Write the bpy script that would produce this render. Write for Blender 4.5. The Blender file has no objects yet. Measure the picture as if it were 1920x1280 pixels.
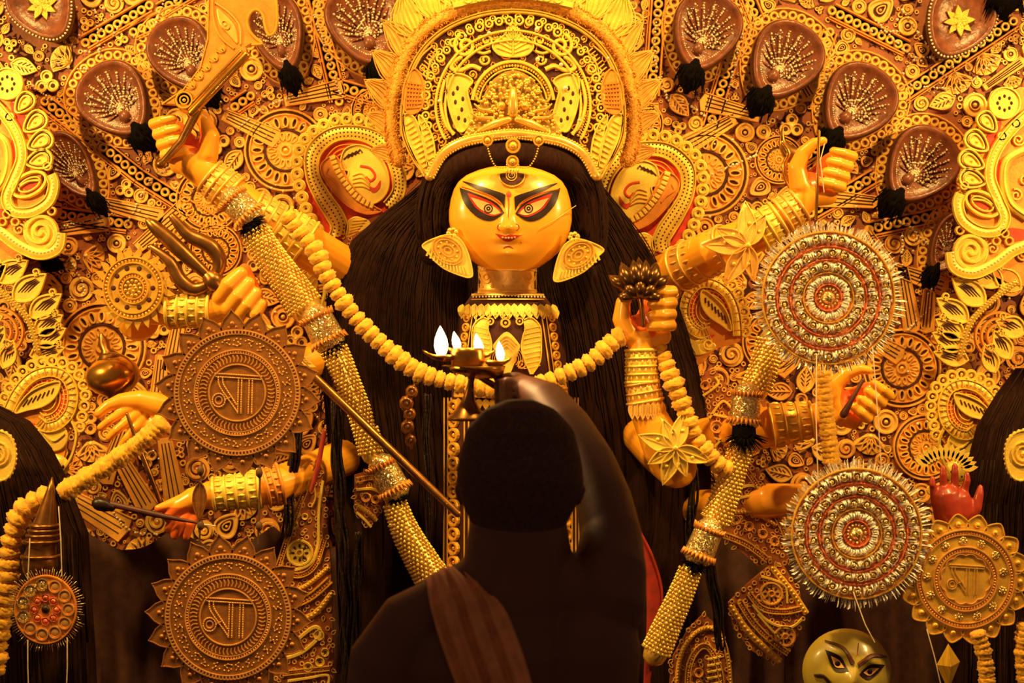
import bpy, math, random
from mathutils import Vector
random.seed(7)
R = random.Random(11)
PI = math.pi
S = bpy.context.scene
C = S.collection

# ------------------------------------------------------------------ camera
D = 3.2                    # camera distance to the idol plane (Y = 0)
F = 3200.0                 # focal length in pixels of a 1920 px wide frame
CZ = 1.75                  # camera height above the floor
cam_d = bpy.data.cameras.new('camera'); cam = bpy.data.objects.new('camera', cam_d); C.objects.link(cam)
cam_d.sensor_width = 36; cam_d.lens = F / 1920 * 36; cam_d.clip_start = 0.05
cam.location = (0, -D, CZ); cam.rotation_euler = (PI / 2, 0, 0)
cam_d.dof.use_dof = True; cam_d.dof.focus_distance = D + 0.05; cam_d.dof.aperture_fstop = 6.5
S.camera = cam

# ------------------------------------------------------------------ world and lights
w = bpy.data.worlds.new('hall_air'); S.world = w; w.use_nodes = True
w.node_tree.nodes['Background'].inputs[0].default_value = (1.0, 0.5, 0.28, 1)
w.node_tree.nodes['Background'].inputs[1].default_value = 0.13
S.view_settings.view_transform = 'Standard'; S.view_settings.look = 'None'
S.view_settings.exposure = -0.12; S.view_settings.gamma = 1.0; S.view_settings.use_curve_mapping = False

def spot(name, loc, aim, power, size, blend, radius, col):
    l = bpy.data.lights.new(name, 'SPOT'); o = bpy.data.objects.new(name, l); C.objects.link(o)
    l.energy = power; l.spot_size = math.radians(size); l.spot_blend = blend; l.shadow_soft_size = radius; l.color = col
    o.location = loc
    o.rotation_euler = (Vector(aim) - Vector(loc)).to_track_quat('-Z', 'Y').to_euler()
    return o
WARM = (1.0, 0.57, 0.15)
spot('stage_and_fill_spot', (-0.85, -1.0, 3.75), (-0.45, 0.3, 1.72), 285, 62, 0.6, 0.06, WARM)
spot('stage_and_fill_spot', (0.85, -1.0, 3.75), (0.48, 0.3, 1.72), 285, 62, 0.6, 0.06, WARM)
spot('stage_and_fill_spot', (0.0, -0.95, 3.6), (0.0, 0.1, 1.85), 10, 50, 0.6, 0.05, WARM)
spot('stage_and_fill_spot', (-1.75, -0.75, 2.5), (-.2, 0.45, 1.8), 120, 66, 0.5, 0.06, WARM)  # unseen side fill, added to brighten the middle and lower areas
spot('stage_and_fill_spot', (1.75, -0.75, 2.5), (.2, 0.45, 1.8), 110, 66, 0.5, 0.06, WARM)  # same added fill from the right side

# ------------------------------------------------------------------ helpers
def kk(Y): return (D + Y) / F                      # metres per photo pixel at depth Y
def P(px, py, Y): k = kk(Y); return Vector(((px - 960) * k, Y, CZ - (py - 640) * k))

class B:
    """collects geometry in photo pixels on the plane at depth Y; d is the height in pixels towards the viewer"""
    def __init__(s, cx=0, cy=0, Y=0.0):
        s.cx, s.cy, s.Y, s.k = cx, cy, Y, kk(Y); s.vs = []; s.fs = []; s.sm = []; s.mi = []; s.m = 0; s.conf = None; s.free = (cx == 0 and cy == 0)
    def at(s, px, py, Y):                            # a pixel seen at another depth, in this builder's coordinates
        q = kk(Y) / s.k
        return (960 + (px - 960) * q, 640 + (py - 640) * q, -(Y - s.Y) / s.k)
    def v(s, x, y, d):
        if s.conf: d += s.conf(x, y)
        s.vs.append(((x - s.cx) * s.k, -d * s.k, -(y - s.cy) * s.k)); return len(s.vs) - 1
    def f(s, ids, smooth=True): s.fs.append(tuple(ids)); s.sm.append(smooth); s.mi.append(s.m)
    # --- raised ribbon along a path
    def stroke(s, pts, w=3, h=2, d=0, closed=False, taper=None, smooth=False):
        n = len(pts)
        if n < 2: return s
        rows = []
        for i, p in enumerate(pts):
            a = pts[i - 1] if (i > 0 or closed) else p
            b = pts[(i + 1) % n] if (i < n - 1 or closed) else p
            tx, ty = b[0] - a[0], b[1] - a[1]; L = math.hypot(tx, ty) or 1
            nx, ny = -ty / L, tx / L
            ww = w * (taper(i / (n - 1)) if taper else 1)
            rows.append([s.v(p[0] + nx * ww * c, p[1] + ny * ww * c, d + e) for c, e in ((-.5, 0), (-.28, h), (.28, h), (.5, 0))])
        for i in range(n if closed else n - 1):
            a, b = rows[i], rows[(i + 1) % n]
            for j in range(3): s.f((a[j], b[j], b[j + 1], a[j + 1]), smooth)
        return s
    # --- solid plate with outline, from d0 up to d1 (bevelled edge)
    def plate(s, pts, d0=0, d1=3, bev=0, fan=False):
        n = len(pts)
        ar = sum(pts[i][0] * pts[(i + 1) % n][1] - pts[(i + 1) % n][0] * pts[i][1] for i in range(n))
        if ar > 0: pts = pts[::-1]
        lo = [s.v(x, y, d0) for x, y in pts]
        if bev:
            mid = [s.v(x, y, d1 - bev * .6) for x, y in pts]
            ins = off(pts, -bev, True)
            hi = [s.v(x, y, d1) for x, y in ins]
            for i in range(n): s.f((mid[i], mid[(i + 1) % n], hi[(i + 1) % n], hi[i]), False)
        else: ins = pts; mid = hi = [s.v(x, y, d1) for x, y in pts]
        for i in range(n): s.f((lo[i], lo[(i + 1) % n], mid[(i + 1) % n], mid[i]), False)
        if fan:
            c = s.v(sum(p[0] for p in ins) / n, sum(p[1] for p in ins) / n, d1)
            for i in range(n): s.f((hi[i], hi[(i + 1) % n], c), True)
        else: s.f(hi, False)
        return s
    # --- filled strip between two paths of equal length (both raised)
    def band(s, A, Bp, d0=0, d1=3, closed=False, rows=1):
        n = len(A); g = []
        for r in range(rows + 1):
            t = r / rows
            g.append([s.v(a[0] + (b[0] - a[0]) * t, a[1] + (b[1] - a[1]) * t, d1) for a, b in zip(A, Bp)])
        lo1 = [s.v(x, y, d0) for x, y in A]; lo2 = [s.v(x, y, d0) for x, y in Bp]
        g = [lo1] + g + [lo2]
        for r in range(len(g) - 1):
            for i in range(n if closed else n - 1):
                j = (i + 1) % n; s.f((g[r][i], g[r][j], g[r + 1][j], g[r + 1][i]), 0 < r < len(g) - 2)
        return s
    def dome(s, x, y, rx, h=None, d=0, seg=7, rings=2, ry=None, ang=0):
        ry = ry or rx; h = rx if h is None else h; ca, sa = math.cos(ang), math.sin(ang); pr = None
        for i in range(rings):
            a = PI / 2 * i / rings; c, e = math.cos(a), math.sin(a)
            row = []
            for j in range(seg):
                t = 2 * PI * j / seg; u, q = math.cos(t) * rx * c, math.sin(t) * ry * c
                row.append(s.v(x + u * ca - q * sa, y + u * sa + q * ca, d + h * e))
            if pr:
                for j in range(seg): s.f((pr[j], row[j], row[(j + 1) % seg], pr[(j + 1) % seg]))
            pr = row
        t = s.v(x, y, d + h)
        for j in range(seg): s.f((pr[j], t, pr[(j + 1) % seg]))
        return s
    def ring(s, x, y, r, w=3, h=2, d=0, n=14, ry=None, ang=0):
        return s.stroke(ell(x, y, r, ry or r, n, ang), w, h, d, True)
    # --- round tube through 3D points (x, y, d) with radii
    def tube(s, pts, rad, seg=8, caps=True, closed=False):
        n = len(pts); rad = [rad] * n if isinstance(rad, (int, float)) else rad
        rows = []; up = Vector((0.13, 0.21, 1))
        V = [Vector(p) for p in pts]
        if caps and not closed:
            t0 = (V[0] - V[1]).normalized(); t1 = (V[-1] - V[-2]).normalized(); r0, r1 = rad[0], rad[-1]
            V = [V[0] + t0 * r0 * .98, V[0] + t0 * r0 * .83, V[0] + t0 * r0 * .5] + V + [V[-1] + t1 * r1 * .5, V[-1] + t1 * r1 * .83, V[-1] + t1 * r1 * .98]
            rad = [r0 * .2, r0 * .56, r0 * .87] + list(rad) + [r1 * .87, r1 * .56, r1 * .2]; n += 6
        u = None
        for i in range(n):
            a = V[i - 1] if (i > 0 or closed) else V[i]; b = V[(i + 1) % n] if (i < n - 1 or closed) else V[i]
            t = (b - a); t = t.normalized() if t.length > 1e-9 else Vector((0, 0, 1))
            if u is None:
                u = t.cross(up); u = u if u.length > .05 else t.cross(Vector((1, 0, 0)))
            u = (u - t * u.dot(t)).normalized(); q = t.cross(u)
            rows.append([s.v(*(V[i] + (u * math.cos(2 * PI * j / seg) + q * math.sin(2 * PI * j / seg)) * rad[i])) for j in range(seg)])
        for i in range(n if closed else n - 1):
            a, b = rows[i], rows[(i + 1) % n]
            for j in range(seg): s.f((a[j], a[(j + 1) % seg], b[(j + 1) % seg], b[j]))
        if not closed:
            s.f(rows[0][::-1]); s.f(rows[-1])
        return s
    # --- closed rows of elliptical sections: (y, xl, xr, back d, front d)
    def body(s, rows, seg=28, dc=0):
        g = []
        for (y, xl, xr, b, fr) in rows:
            c, a = (xl + xr) / 2, (xr - xl) / 2
            g.append([s.v(c + a * math.cos(2 * PI * j / seg), y, dc + (fr if math.sin(2 * PI * j / seg) > 0 else b) * math.sin(2 * PI * j / seg)) for j in range(seg)])
        for i in range(len(g) - 1):
            for j in range(seg): s.f((g[i][j], g[i][(j + 1) % seg], g[i + 1][(j + 1) % seg], g[i + 1][j]))
        s.f(g[0]); s.f(g[-1][::-1]); return s
    # --- grid patch between an upper and a lower path, following conf
    def lens(s, up, lo, m=4, d=1):
        n = len(up)
        g = [[s.v(u[0] + (l[0] - u[0]) * r / m, u[1] + (l[1] - u[1]) * r / m, d) for u, l in zip(up, lo)] for r in range(m + 1)]
        for r in range(m):
            for i in range(n - 1): s.f((g[r][i], g[r + 1][i], g[r + 1][i + 1], g[r][i + 1]))
        return s
    def mesh(s, name, mats):
        me = bpy.data.meshes.new(name); me.from_pydata(s.vs, [], s.fs)
        for m in (mats if isinstance(mats, (list, tuple)) else [mats]): me.materials.append(M[m])
        me.polygons.foreach_set('use_smooth', s.sm); me.polygons.foreach_set('material_index', s.mi); me.update()
        return me
    def obj(s, name, mats, parent=None, loc=None, **kw):
        o = bpy.data.objects.new(name, s.mesh(name, mats)); C.objects.link(o)
        place(o, P(s.cx, s.cy, s.Y) if (not s.free and loc is None) else (Vector(loc) if loc else Vector()), parent, local=s.free)
        tag(o, **kw); return o

WL = {}
def place(o, wl, parent=None, local=False):
    if parent is not None:
        o.parent = parent
        o.location = wl if local else wl - WL[parent.name]; WL[o.name] = WL[parent.name] + Vector(o.location)
    else: o.location = wl; WL[o.name] = Vector(wl)
def tag(o, label=None, cat=None, group=None, kind=None):
    if label: o['label'] = label
    if cat: o['category'] = cat
    if group: o['group'] = group
    if kind: o['kind'] = kind
def empty(name, cx, cy, Y, label=None, cat=None, group=None, parent=None):
    o = bpy.data.objects.new(name, None); C.objects.link(o); o.empty_display_size = .02
    place(o, P(cx, cy, Y), parent); tag(o, label, cat, group); return o
def put(src, px, py, Y, ang=0, sc=1.0, parent=None, name=None, flip=False, tilt=0):   # one more copy of a single mesh object
    o = src.copy(); C.objects.link(o)
    if name: o.name = name
    place(o, P(px, py, Y), parent); o.rotation_euler = (tilt, ang, 0); o.scale = ((-sc if flip else sc), sc, sc); return o
def copy_tree(src, px, py, Y, ang=0, sc=1.0, label=None, flip=False):
    r = src.copy(); C.objects.link(r); r.location = P(px, py, Y); r.rotation_euler = (0, ang, 0); r.scale = ((-sc if flip else sc), sc, sc)
    WL[r.name] = Vector(r.location)
    if label: r['label'] = label
    for ch in src.children:
        c = ch.copy(); C.objects.link(c); c.parent = r
        for g in ch.children:
            e = g.copy(); C.objects.link(e); e.parent = c
    return r
def drop(o):                                          # take a pattern piece out of the scene again
    for c in list(o.children): drop(c)
    bpy.data.objects.remove(o)

# --- 2D paths
def ell(x, y, rx, ry, n=24, ang=0, a0=0, a1=2 * PI, open_=False):
    ca, sa = math.cos(ang), math.sin(ang); m = n - 1 if open_ else n; o = []
    for i in range(n):
        t = a0 + (a1 - a0) * i / m; u, q = rx * math.cos(t), ry * math.sin(t); o.append((x + u * ca - q * sa, y + u * sa + q * ca))
    return o
def arc(x, y, r, a0, a1, n=12, ry=None): return ell(x, y, r, ry or r, n, 0, a0, a1, True)
def cat(pts, n=6, closed=False):
    o = []; m = len(pts)
    for i in range(m if closed else m - 1):
        p = [pts[(i + j) % m] if closed else pts[min(max(i + j, 0), m - 1)] for j in (-1, 0, 1, 2)]
        for q in range(n):
            t = q / n; t2, t3 = t * t, t ** 3
            o.append(tuple(.5 * (2 * p[1][c] + (p[2][c] - p[0][c]) * t + (2 * p[0][c] - 5 * p[1][c] + 4 * p[2][c] - p[3][c]) * t2 + (3 * p[1][c] - p[0][c] - 3 * p[2][c] + p[3][c]) * t3) for c in range(len(pts[0]))))
    if not closed: o.append(tuple(pts[-1]))
    return o
def spiral(x, y, r0, r1, a0, turns, n=26):
    return [(x + (r0 + (r1 - r0) * i / (n - 1)) * math.cos(a0 + turns * 2 * PI * i / (n - 1)), y + (r0 + (r1 - r0) * i / (n - 1)) * math.sin(a0 + turns * 2 * PI * i / (n - 1))) for i in range(n)]
def off(pts, dist, closed=False):
    n = len(pts); o = []
    for i, p in enumerate(pts):
        a = pts[i - 1] if (i > 0 or closed) else p; b = pts[(i + 1) % n] if (i < n - 1 or closed) else p
        tx, ty = b[0] - a[0], b[1] - a[1]; L = math.hypot(tx, ty) or 1
        o.append((p[0] - ty / L * dist, p[1] + tx / L * dist))
    return o
def xf(pts, ox=0, oy=0, ang=0, sc=1, flip=False):
    ca, sa = math.cos(ang), math.sin(ang); o = []
    for p in pts:
        x, y = p[0] * (-sc if flip else sc), p[1] * sc; o.append((ox + x * ca - y * sa, oy + x * sa + y * ca))
    return o
def mirx(pts, ax): return [(2 * ax - p[0],) + tuple(p[1:]) for p in pts]
def egg(L, W, n=36, k=.28, cx=0):                     # broad at -x, narrow at +x
    return [(cx + L / 2 * math.cos(t), W / 2 * math.sin(t) * (1 - k * math.cos(t))) for t in [2 * PI * i / n for i in range(n)]]
def leafo(L, W, n=8, bend=0):                         # pointed leaf from (0,0) along +x
    up = [(L * i / n, -W / 2 * math.sin(PI * (i / n) ** .8) + bend * math.sin(PI * i / n)) for i in range(n + 1)]
    lo = [(L * i / n, W / 2 * math.sin(PI * (i / n) ** .8) + bend * math.sin(PI * i / n)) for i in range(n - 1, 0, -1)]
    return up + lo
def resample(pts, step, closed=False):
    p = list(pts) + ([pts[0]] if closed else []); o = [p[0]]; acc = 0
    for a, b in zip(p, p[1:]):
        L = math.dist(a, b)
        while acc + L >= step and L > 1e-9:
            t = (step - acc) / L; a = tuple(a[c] + (b[c] - a[c]) * t for c in range(len(a))); o.append(a); L = math.dist(a, b); acc = 0
        acc += L
    return o
def inside(p, poly):
    c = False; n = len(poly)
    for i in range(n):
        a, b = poly[i], poly[i - 1]
        if (a[1] > p[1]) != (b[1] > p[1]) and p[0] < (b[0] - a[0]) * (p[1] - a[1]) / (b[1] - a[1]) + a[0]: c = not c
    return c
def beads(b, pts, r=2, step=None, d=0, closed=False, seg=6, jit=0):
    for p in resample(pts, step or r * 2.1, closed): b.dome(p[0], p[1], r * (1 + jit * R.uniform(-.3, .3)), None, d, seg, 2)
    return b
def solid(chains, voxel, name, mats, parent=None, cx=0, cy=0, Y=0, smooth=8, seg=20, matfn=None, **kw):
    """one continuous surface grown over tapered limbs: chains of (px, py, d, radius)"""
    b = B(cx, cy, Y)
    for ch in chains:
        if len(ch) == 1: ch = [ch[0], (ch[0][0] + .5, ch[0][1], ch[0][2], ch[0][3])]
        b.tube([c[:3] for c in ch], [c[3] for c in ch], seg)
    o = b.obj('tmp', mats, None)
    m = o.modifiers.new('r', 'REMESH'); m.mode = 'VOXEL'; m.voxel_size = voxel * b.k
    m2 = o.modifiers.new('s', 'SMOOTH'); m2.iterations = smooth; m2.factor = .5
    bpy.context.view_layer.update()
    me = bpy.data.meshes.new_from_object(o.evaluated_get(bpy.context.evaluated_depsgraph_get()))
    me.name = name; me.polygons.foreach_set('use_smooth', [True] * len(me.polygons))
    if matfn:
        me.polygons.foreach_set('material_index', [1 if matfn(cx + p_.center.x / b.k, cy - p_.center.z / b.k, -p_.center.y / b.k) else 0 for p_ in me.polygons])
    l = o.location.copy(); bpy.data.objects.remove(o)
    q = bpy.data.objects.new(name, me); C.objects.link(q); place(q, l, parent); tag(q, **kw); return q

# ------------------------------------------------------------------ materials
M = {}
def lin(c): return tuple(((x / 255) / 12.92 if x / 255 <= .04045 else ((x / 255 + .055) / 1.055) ** 2.4) for x in c)
def mat(name, col, rough=.5, metal=0, var=.25, ns=60, bump=0, bs=200, spec=.5, emit=0, alpha=1, glit=0, gs=500, coat=0, sheen=0, streak=None):
    m = bpy.data.materials.new(name); m.use_nodes = True; t = m.node_tree; n = t.nodes; p = n['Principled BSDF']; L = t.links.new
    col = lin(col)
    tc = n.new('ShaderNodeTexCoord'); src = tc.outputs['Object']
    if streak:
        mp = n.new('ShaderNodeMapping'); mp.inputs['Scale'].default_value = streak; L(src, mp.inputs[0]); src = mp.outputs[0]
    nz = n.new('ShaderNodeTexNoise'); nz.inputs['Scale'].default_value = ns; nz.inputs['Detail'].default_value = 4; L(src, nz.inputs['Vector'])
    rp = n.new('ShaderNodeValToRGB'); rp.color_ramp.elements[0].position = .3; rp.color_ramp.elements[1].position = .7
    rp.color_ramp.elements[0].color = tuple(c * (1 - var) for c in col) + (1,); rp.color_ramp.elements[1].color = tuple(min(1, c * (1 + var)) for c in col) + (1,)
    L(nz.outputs[0], rp.inputs[0]); L(rp.outputs[0], p.inputs['Base Color'])
    p.inputs['Roughness'].default_value = rough; p.inputs['Metallic'].default_value = metal; p.inputs['Specular IOR Level'].default_value = spec
    p.inputs['Coat Weight'].default_value = coat; p.inputs['Coat Roughness'].default_value = .12; p.inputs['Sheen Weight'].default_value = sheen
    if bump:
        nb = n.new('ShaderNodeTexNoise'); nb.inputs['Scale'].default_value = bs; nb.inputs['Detail'].default_value = 3; L(src, nb.inputs['Vector'])
        bp = n.new('ShaderNodeBump'); bp.inputs['Strength'].default_value = bump; bp.inputs['Distance'].default_value = .002; L(nb.outputs[0], bp.inputs['Height']); L(bp.outputs[0], p.inputs['Normal'])
    if glit:
        vo = n.new('ShaderNodeTexVoronoi'); vo.inputs['Scale'].default_value = gs; L(tc.outputs['Object'], vo.inputs['Vector'])
        s1 = n.new('ShaderNodeVectorMath'); s1.operation = 'SUBTRACT'; s1.inputs[1].default_value = (.5, .5, .5); L(vo.outputs['Color'], s1.inputs[0])
        s2 = n.new('ShaderNodeVectorMath'); s2.operation = 'SCALE'; s2.inputs['Scale'].default_value = glit; L(s1.outputs[0], s2.inputs[0])
        ge = n.new('ShaderNodeNewGeometry'); s3 = n.new('ShaderNodeVectorMath'); L(ge.outputs['Normal'], s3.inputs[0]); L(s2.outputs[0], s3.inputs[1])
        s4 = n.new('ShaderNodeVectorMath'); s4.operation = 'NORMALIZE'; L(s3.outputs[0], s4.inputs[0]); L(s4.outputs[0], p.inputs['Normal'])
    if emit: p.inputs['Emission Color'].default_value = col + (1,); p.inputs['Emission Strength'].default_value = emit
    M[name] = m; return m
mat('red_velvet', (62, 20, 15), .95, var=.35, ns=90, bump=.3)
mat('gilt_base', (146, 82, 44), .55, .05, var=.2, ns=50, bump=.3, bs=200)
mat('red_paint', (205, 62, 34), .55, var=.2)
mat('gilt_paper', (240, 180, 84), .42, .25, var=.14, ns=40, bump=.25, bs=300)
mat('gilt_light', (248, 196, 94), .38, .3, var=.14, ns=50, bump=.2, bs=300)
mat('yellow_gilt', (242, 210, 92), .42, .2, var=.12, ns=40, bump=.25, bs=300)
mat('orange_gilt', (225, 150, 60), .45, .2, var=.15, ns=50, bump=.2)
mat('dark_slit', (66, 22, 17), .8, var=.2)
mat('brown_satin', (118, 66, 44), .34, 0, var=.4, ns=45, bump=.55, bs=110, spec=.5)
mat('brown_deep', (78, 38, 30), .5, 0, var=.3, ns=30)
mat('black_fur', (9, 6, 5), .9, var=.4, ns=120, bump=.6, bs=300, spec=.08)
mat('glass_bead', (255, 240, 205), .12, .35, var=.1)
mat('gold_bead', (246, 200, 96), .25, .55, var=.2, ns=200)
mat('hair_dark', (40, 20, 14), .85, var=.4, ns=40, bump=.4, bs=60, streak=(6, 6, .6), spec=.12)
mat('hair_gloss', (38, 19, 13), .8, var=.4, ns=60, bump=.3, bs=120, spec=.15)
mat('hair_gloss2', (30, 19, 14), .3, var=.5, ns=60, bump=.9, bs=140, spec=.6)
mat('idol_skin', (250, 172, 44), .3, 0, var=.05, ns=10, coat=.35)
mat('idol_palm', (236, 112, 44), .32, 0, var=.12, ns=12, coat=.3)
mat('ink_black', (34, 14, 12), .4, var=.1)
mat('eye_white', (226, 172, 104), .3, var=.05)
mat('lip_red', (170, 40, 26), .35, var=.1)
mat('brass', (214, 156, 62), .26, .9, var=.15, ns=40)
mat('old_brass', (150, 104, 52), .33, .85, var=.3, ns=50)
mat('bronze_foil', (166, 110, 54), .42, .45, var=.2, ns=60, bump=.25, bs=260)
mat('dark_bronze', (104, 72, 38), .3, .8, var=.25, ns=50)
mat('bronze_bead', (240, 184, 104), .3, .5, var=.15)
mat('gold_foil', (240, 190, 76), .34, .4, var=.15, ns=50, bump=.2, bs=260)
mat('tinsel', (255, 250, 236), .26, .2, var=.15, ns=300, glit=.9, gs=420)
mat('tinsel_red', (236, 124, 76), .35, .2, var=.2, glit=.8, gs=420)
mat('tinsel_back', (226, 150, 96), .3, .2, var=.3, ns=200, glit=.8, gs=420)
mat('glitter_gold', (246, 210, 140), .22, .75, var=.2, ns=300, glit=.9, gs=520)
mat('marigold', (246, 178, 40), .75, 0, var=.22, ns=120, bump=.5, bs=220, sheen=.3)
mat('fur_orange', (240, 160, 56), .7, 0, var=.35, ns=220, bump=.8, bs=320)
mat('thread', (236, 214, 190), .6)
mat('string_dark', (92, 62, 34), .7)
mat('man_skin', (92, 54, 40), .55, var=.12, ns=20, bump=.1, bs=120)
mat('man_hair', (74, 48, 42), .9, var=.4, ns=200, bump=.8, bs=400)
mat('man_cloth', (206, 142, 96), .85, var=.2, ns=40, bump=.3, bs=500)
mat('demon_skin', (178, 160, 62), .35, var=.1, ns=20, coat=.3)
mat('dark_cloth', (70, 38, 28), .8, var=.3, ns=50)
mat('red_skin', (158, 52, 32), .4, var=.15, ns=20, coat=.2)
mat('red_cloth', (150, 40, 24), .6, var=.3, ns=40)
mat('floor_carpet', (70, 30, 24), .95, var=.3, ns=30)
mat('gem_gold', (248, 200, 60), .08, .55, var=.05)
def flame_mat():
    m = bpy.data.materials.new('flame'); m.use_nodes = True; n = m.node_tree.nodes; p = n['Principled BSDF']
    p.inputs['Base Color'].default_value = (1, .8, .5, 1); p.inputs['Emission Color'].default_value = (1, .72, .36, 1); p.inputs['Emission Strength'].default_value = 9; M['flame'] = m
flame_mat()
# ------------------------------------------------------------------ the setting
def box(name, mats, x0, x1, y0, y1, z0, z1, **kw):
    vs = [(x, y, z) for x in (x0, x1) for y in (y0, y1) for z in (z0, z1)]
    me = bpy.data.meshes.new(name); me.from_pydata(vs, [], [(0, 1, 3, 2), (4, 6, 7, 5), (0, 4, 5, 1), (2, 3, 7, 6), (0, 2, 6, 4), (1, 5, 7, 3)]); me.materials.append(M[mats])
    o = bpy.data.objects.new(name, me); C.objects.link(o); WL[o.name] = Vector(); tag(o, **kw); return o
box('floor', 'floor_carpet', -3, 3, -3.6, 1.0, -.05, 0, kind='structure')
box('stage', 'dark_cloth', -1.9, 1.9, -.42, .62, 0, .55, kind='structure')
WY = .46
wall = box('wall_back', 'gilt_base', -1.9, 1.9, WY, WY + .06, .55, 3.4, kind='structure')

occ = []                                                # (x, y, r) already taken on the wall
grid = {}; done = [0]
def taken(x, y, r):
    while done[0] < len(occ):
        a, b, c = occ[done[0]]; done[0] += 1
        for i in range(int((a - c) // 40), int((a + c) // 40) + 1):
            for j in range(int((b - c) // 40), int((b + c) // 40) + 1): grid.setdefault((i, j), []).append((a, b, c))
    for i in range(int((x - r) // 40), int((x + r) // 40) + 1):
        for j in range(int((y - r) // 40), int((y + r) // 40) + 1):
            for a, b, c in grid.get((i, j), ()):
                if (x - a) ** 2 + (y - b) ** 2 < (r + c) ** 2 * .98: return True
    return False
CX, CY = 960, 600
YW = WY

# ---- brown teardrop medallions with a fur tuft
def medallion(wn=1.0, star=False):
    root = bpy.data.objects.new('teardrop_medallion', None); C.objects.link(root); root.empty_display_size = .02; WL[root.name] = Vector()
    L, W = 150, 126 * wn
    b = B(0, 0, .42); out = egg(L, W, 40); rows = []
    for s_, d in ((1, -8), (1, 8), (.97, 17), (.91, 21), (.84, 16), (.6, 10), (.3, 8)):
        rows.append([b.v(x * s_, y * s_, d) for x, y in out])
    c = b.v(0, 0, 7)
    for qi, (r0, r1) in enumerate(zip(rows, rows[1:])):
        b.m = 1 if qi < 2 else 0
        for j in range(40): b.f((r0[j], r1[j], r1[(j + 1) % 40], r0[(j + 1) % 40]))
    for j in range(40): b.f((rows[-1][j], c, rows[-1][(j + 1) % 40]))
    b.obj('shell', ['brown_satin', 'brown_deep'], root)
    b = B(0, 0, .42); b.stroke(off(out, 3, True), 5, 5, -2, True); b.obj('rim', 'brown_deep', root)
    g = B(0, 0, .42)
    if star:
        f = B(0, 0, .42)
        for i in range(8): f.plate(xf(leafo(30, 13, 5), 0, 0, i * PI / 4 + .2), 10, 14 + (i % 2) * 3)
        for i in range(16): f.dome(R.uniform(-12, 12), R.uniform(-12, 12), 4.5, 5, 13)
        f.obj('gold_flower', 'gold_foil', root); beads(g, [(x * .99, y * .99) for x, y in out], 2.4, 7, 17, True)
    else:
        fx = 30
        for i in range(13):
            a = PI * (.36 + 1.28 * i / 12); ex, ey = .70 * L / 2 * math.cos(a), .74 * W / 2 * math.sin(a) * (1 - .28 * math.cos(a))
            rr = 1.0
            n = int(math.hypot(ex - fx, ey) / 5)
            for j in range(1, n + 1):
                t = j / n
                if R.random() < .9: g.dome(fx - 8 + (ex - fx + 8) * t + R.uniform(-1, 1), ey * t + R.uniform(-1, 1), R.uniform(1.5, 3.0), None, 10 + 3 * t, 5, 2)
            p = B(0, 0, .42)
            b2 = p.stroke([(fx - 8 + (ex - fx + 8) * t, ey * t + 1) for t in (.15, .5, .8, 1.05)], 6, 5, 8, taper=lambda t: .5 + .7 * t)
            p.obj('pleat', 'brown_satin', root)
        for x, y in resample([(xx * .74, yy * .74) for xx, yy in egg(L, W, 40)][-9:] + [(xx * .74, yy * .74) for xx, yy in egg(L, W, 40)][:10], 4): g.dome(x, y, R.uniform(1.6, 2.4), None, 12, 5, 2)
        for i in range(150):
            t, q_ = R.uniform(0, 2 * PI), math.sqrt(R.uniform(.05, .62)); g.dome(q_ * L / 2 * math.cos(t), q_ * W / 2 * math.sin(t) * (1 - .28 * math.cos(t)), R.uniform(.7, 1.5), None, 9 + 5 * q_, 5, 2)
        for i in range(60): g.dome(fx - 16 + R.gauss(0, 11), R.gauss(0, 12 * wn), R.uniform(1.2, 2.8), None, 11, 5, 2)
        s_ = B(0, 0, .42); s_.dome(fx + 4, 4, 14, 11, 8, 10, 3, 11 * wn); s_.obj('seed_boss', 'brown_satin', root)
    g.obj('bead_spray', 'glass_bead', root, kind='stuff')
    if not star:
        t = B(0, 0, .42); rw = random.Random(3)
        t.tube([(62, 0, 4), (74, 0, 8), (90, 0, 8), (104, 0, 6), (112, 0, 4)], [14, 24, 26, 18, 7], 14)
        for i in range(110):
            a = rw.uniform(0, 2 * PI); e = rw.uniform(66, 104); q = (25 if e < 96 else 16); x, y, d = e, q * math.cos(a), 7 + q * math.sin(a)
            if d < 0: continue
            t.tube([(x, y, d), (x + 8, y * 1.12, d * 1.1), (x + 15 + rw.uniform(-3, 5), y * 1.15 + rw.uniform(-3, 3), d)], [1.5, 1.2, .4], 4, False)
        t.obj('fur_tuft', 'black_fur', root)
    return root
GM = 'brown teardrop medallions on the backdrop'
MD = [(218, 190, 52, 1.02, 1.0, 'brown beaded teardrop medallion left of the fist holding the sword'),
      (345, 105, 57, 1.0, .92, 'brown beaded teardrop medallion partly behind the big curved sword blade'),
      (522, 62, 74, 1.05, .74, 'narrow brown beaded medallion right of the sword head with black tuft below'),
      (686, 45, 72, 1.12, .98, 'brown beaded medallion touching the left side of the crown feathers'),
      (136, 312, 55, .98, .62, 'slim brown medallion beside the left yellow scroll panel'),
      (34, 468, 22, .8, .8, 'brown medallion almost hidden behind the left scroll, only tuft showing'),
      (1322, 62, 108, 1.02, .98, 'brown beaded teardrop medallion nearest the right side of the crown'),
      (1470, 116, 121, 1.04, 1.0, 'brown beaded teardrop medallion second from the crown on the right'),
      (1606, 195, 124, 1.04, 1.02, 'brown beaded teardrop medallion above the hand holding a bow tip'),
      (1724, 312, 128, 1.04, .98, 'brown beaded teardrop medallion beside the right yellow scroll panel'),
      (1782, 455, 122, .86, .7, 'slim brown medallion right of the upper tinsel disc')]
mA = medallion(1.0); mA.name = 'teardrop_pattern'
mS = medallion(1.0, True); mS.name = 'star_pattern'
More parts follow.
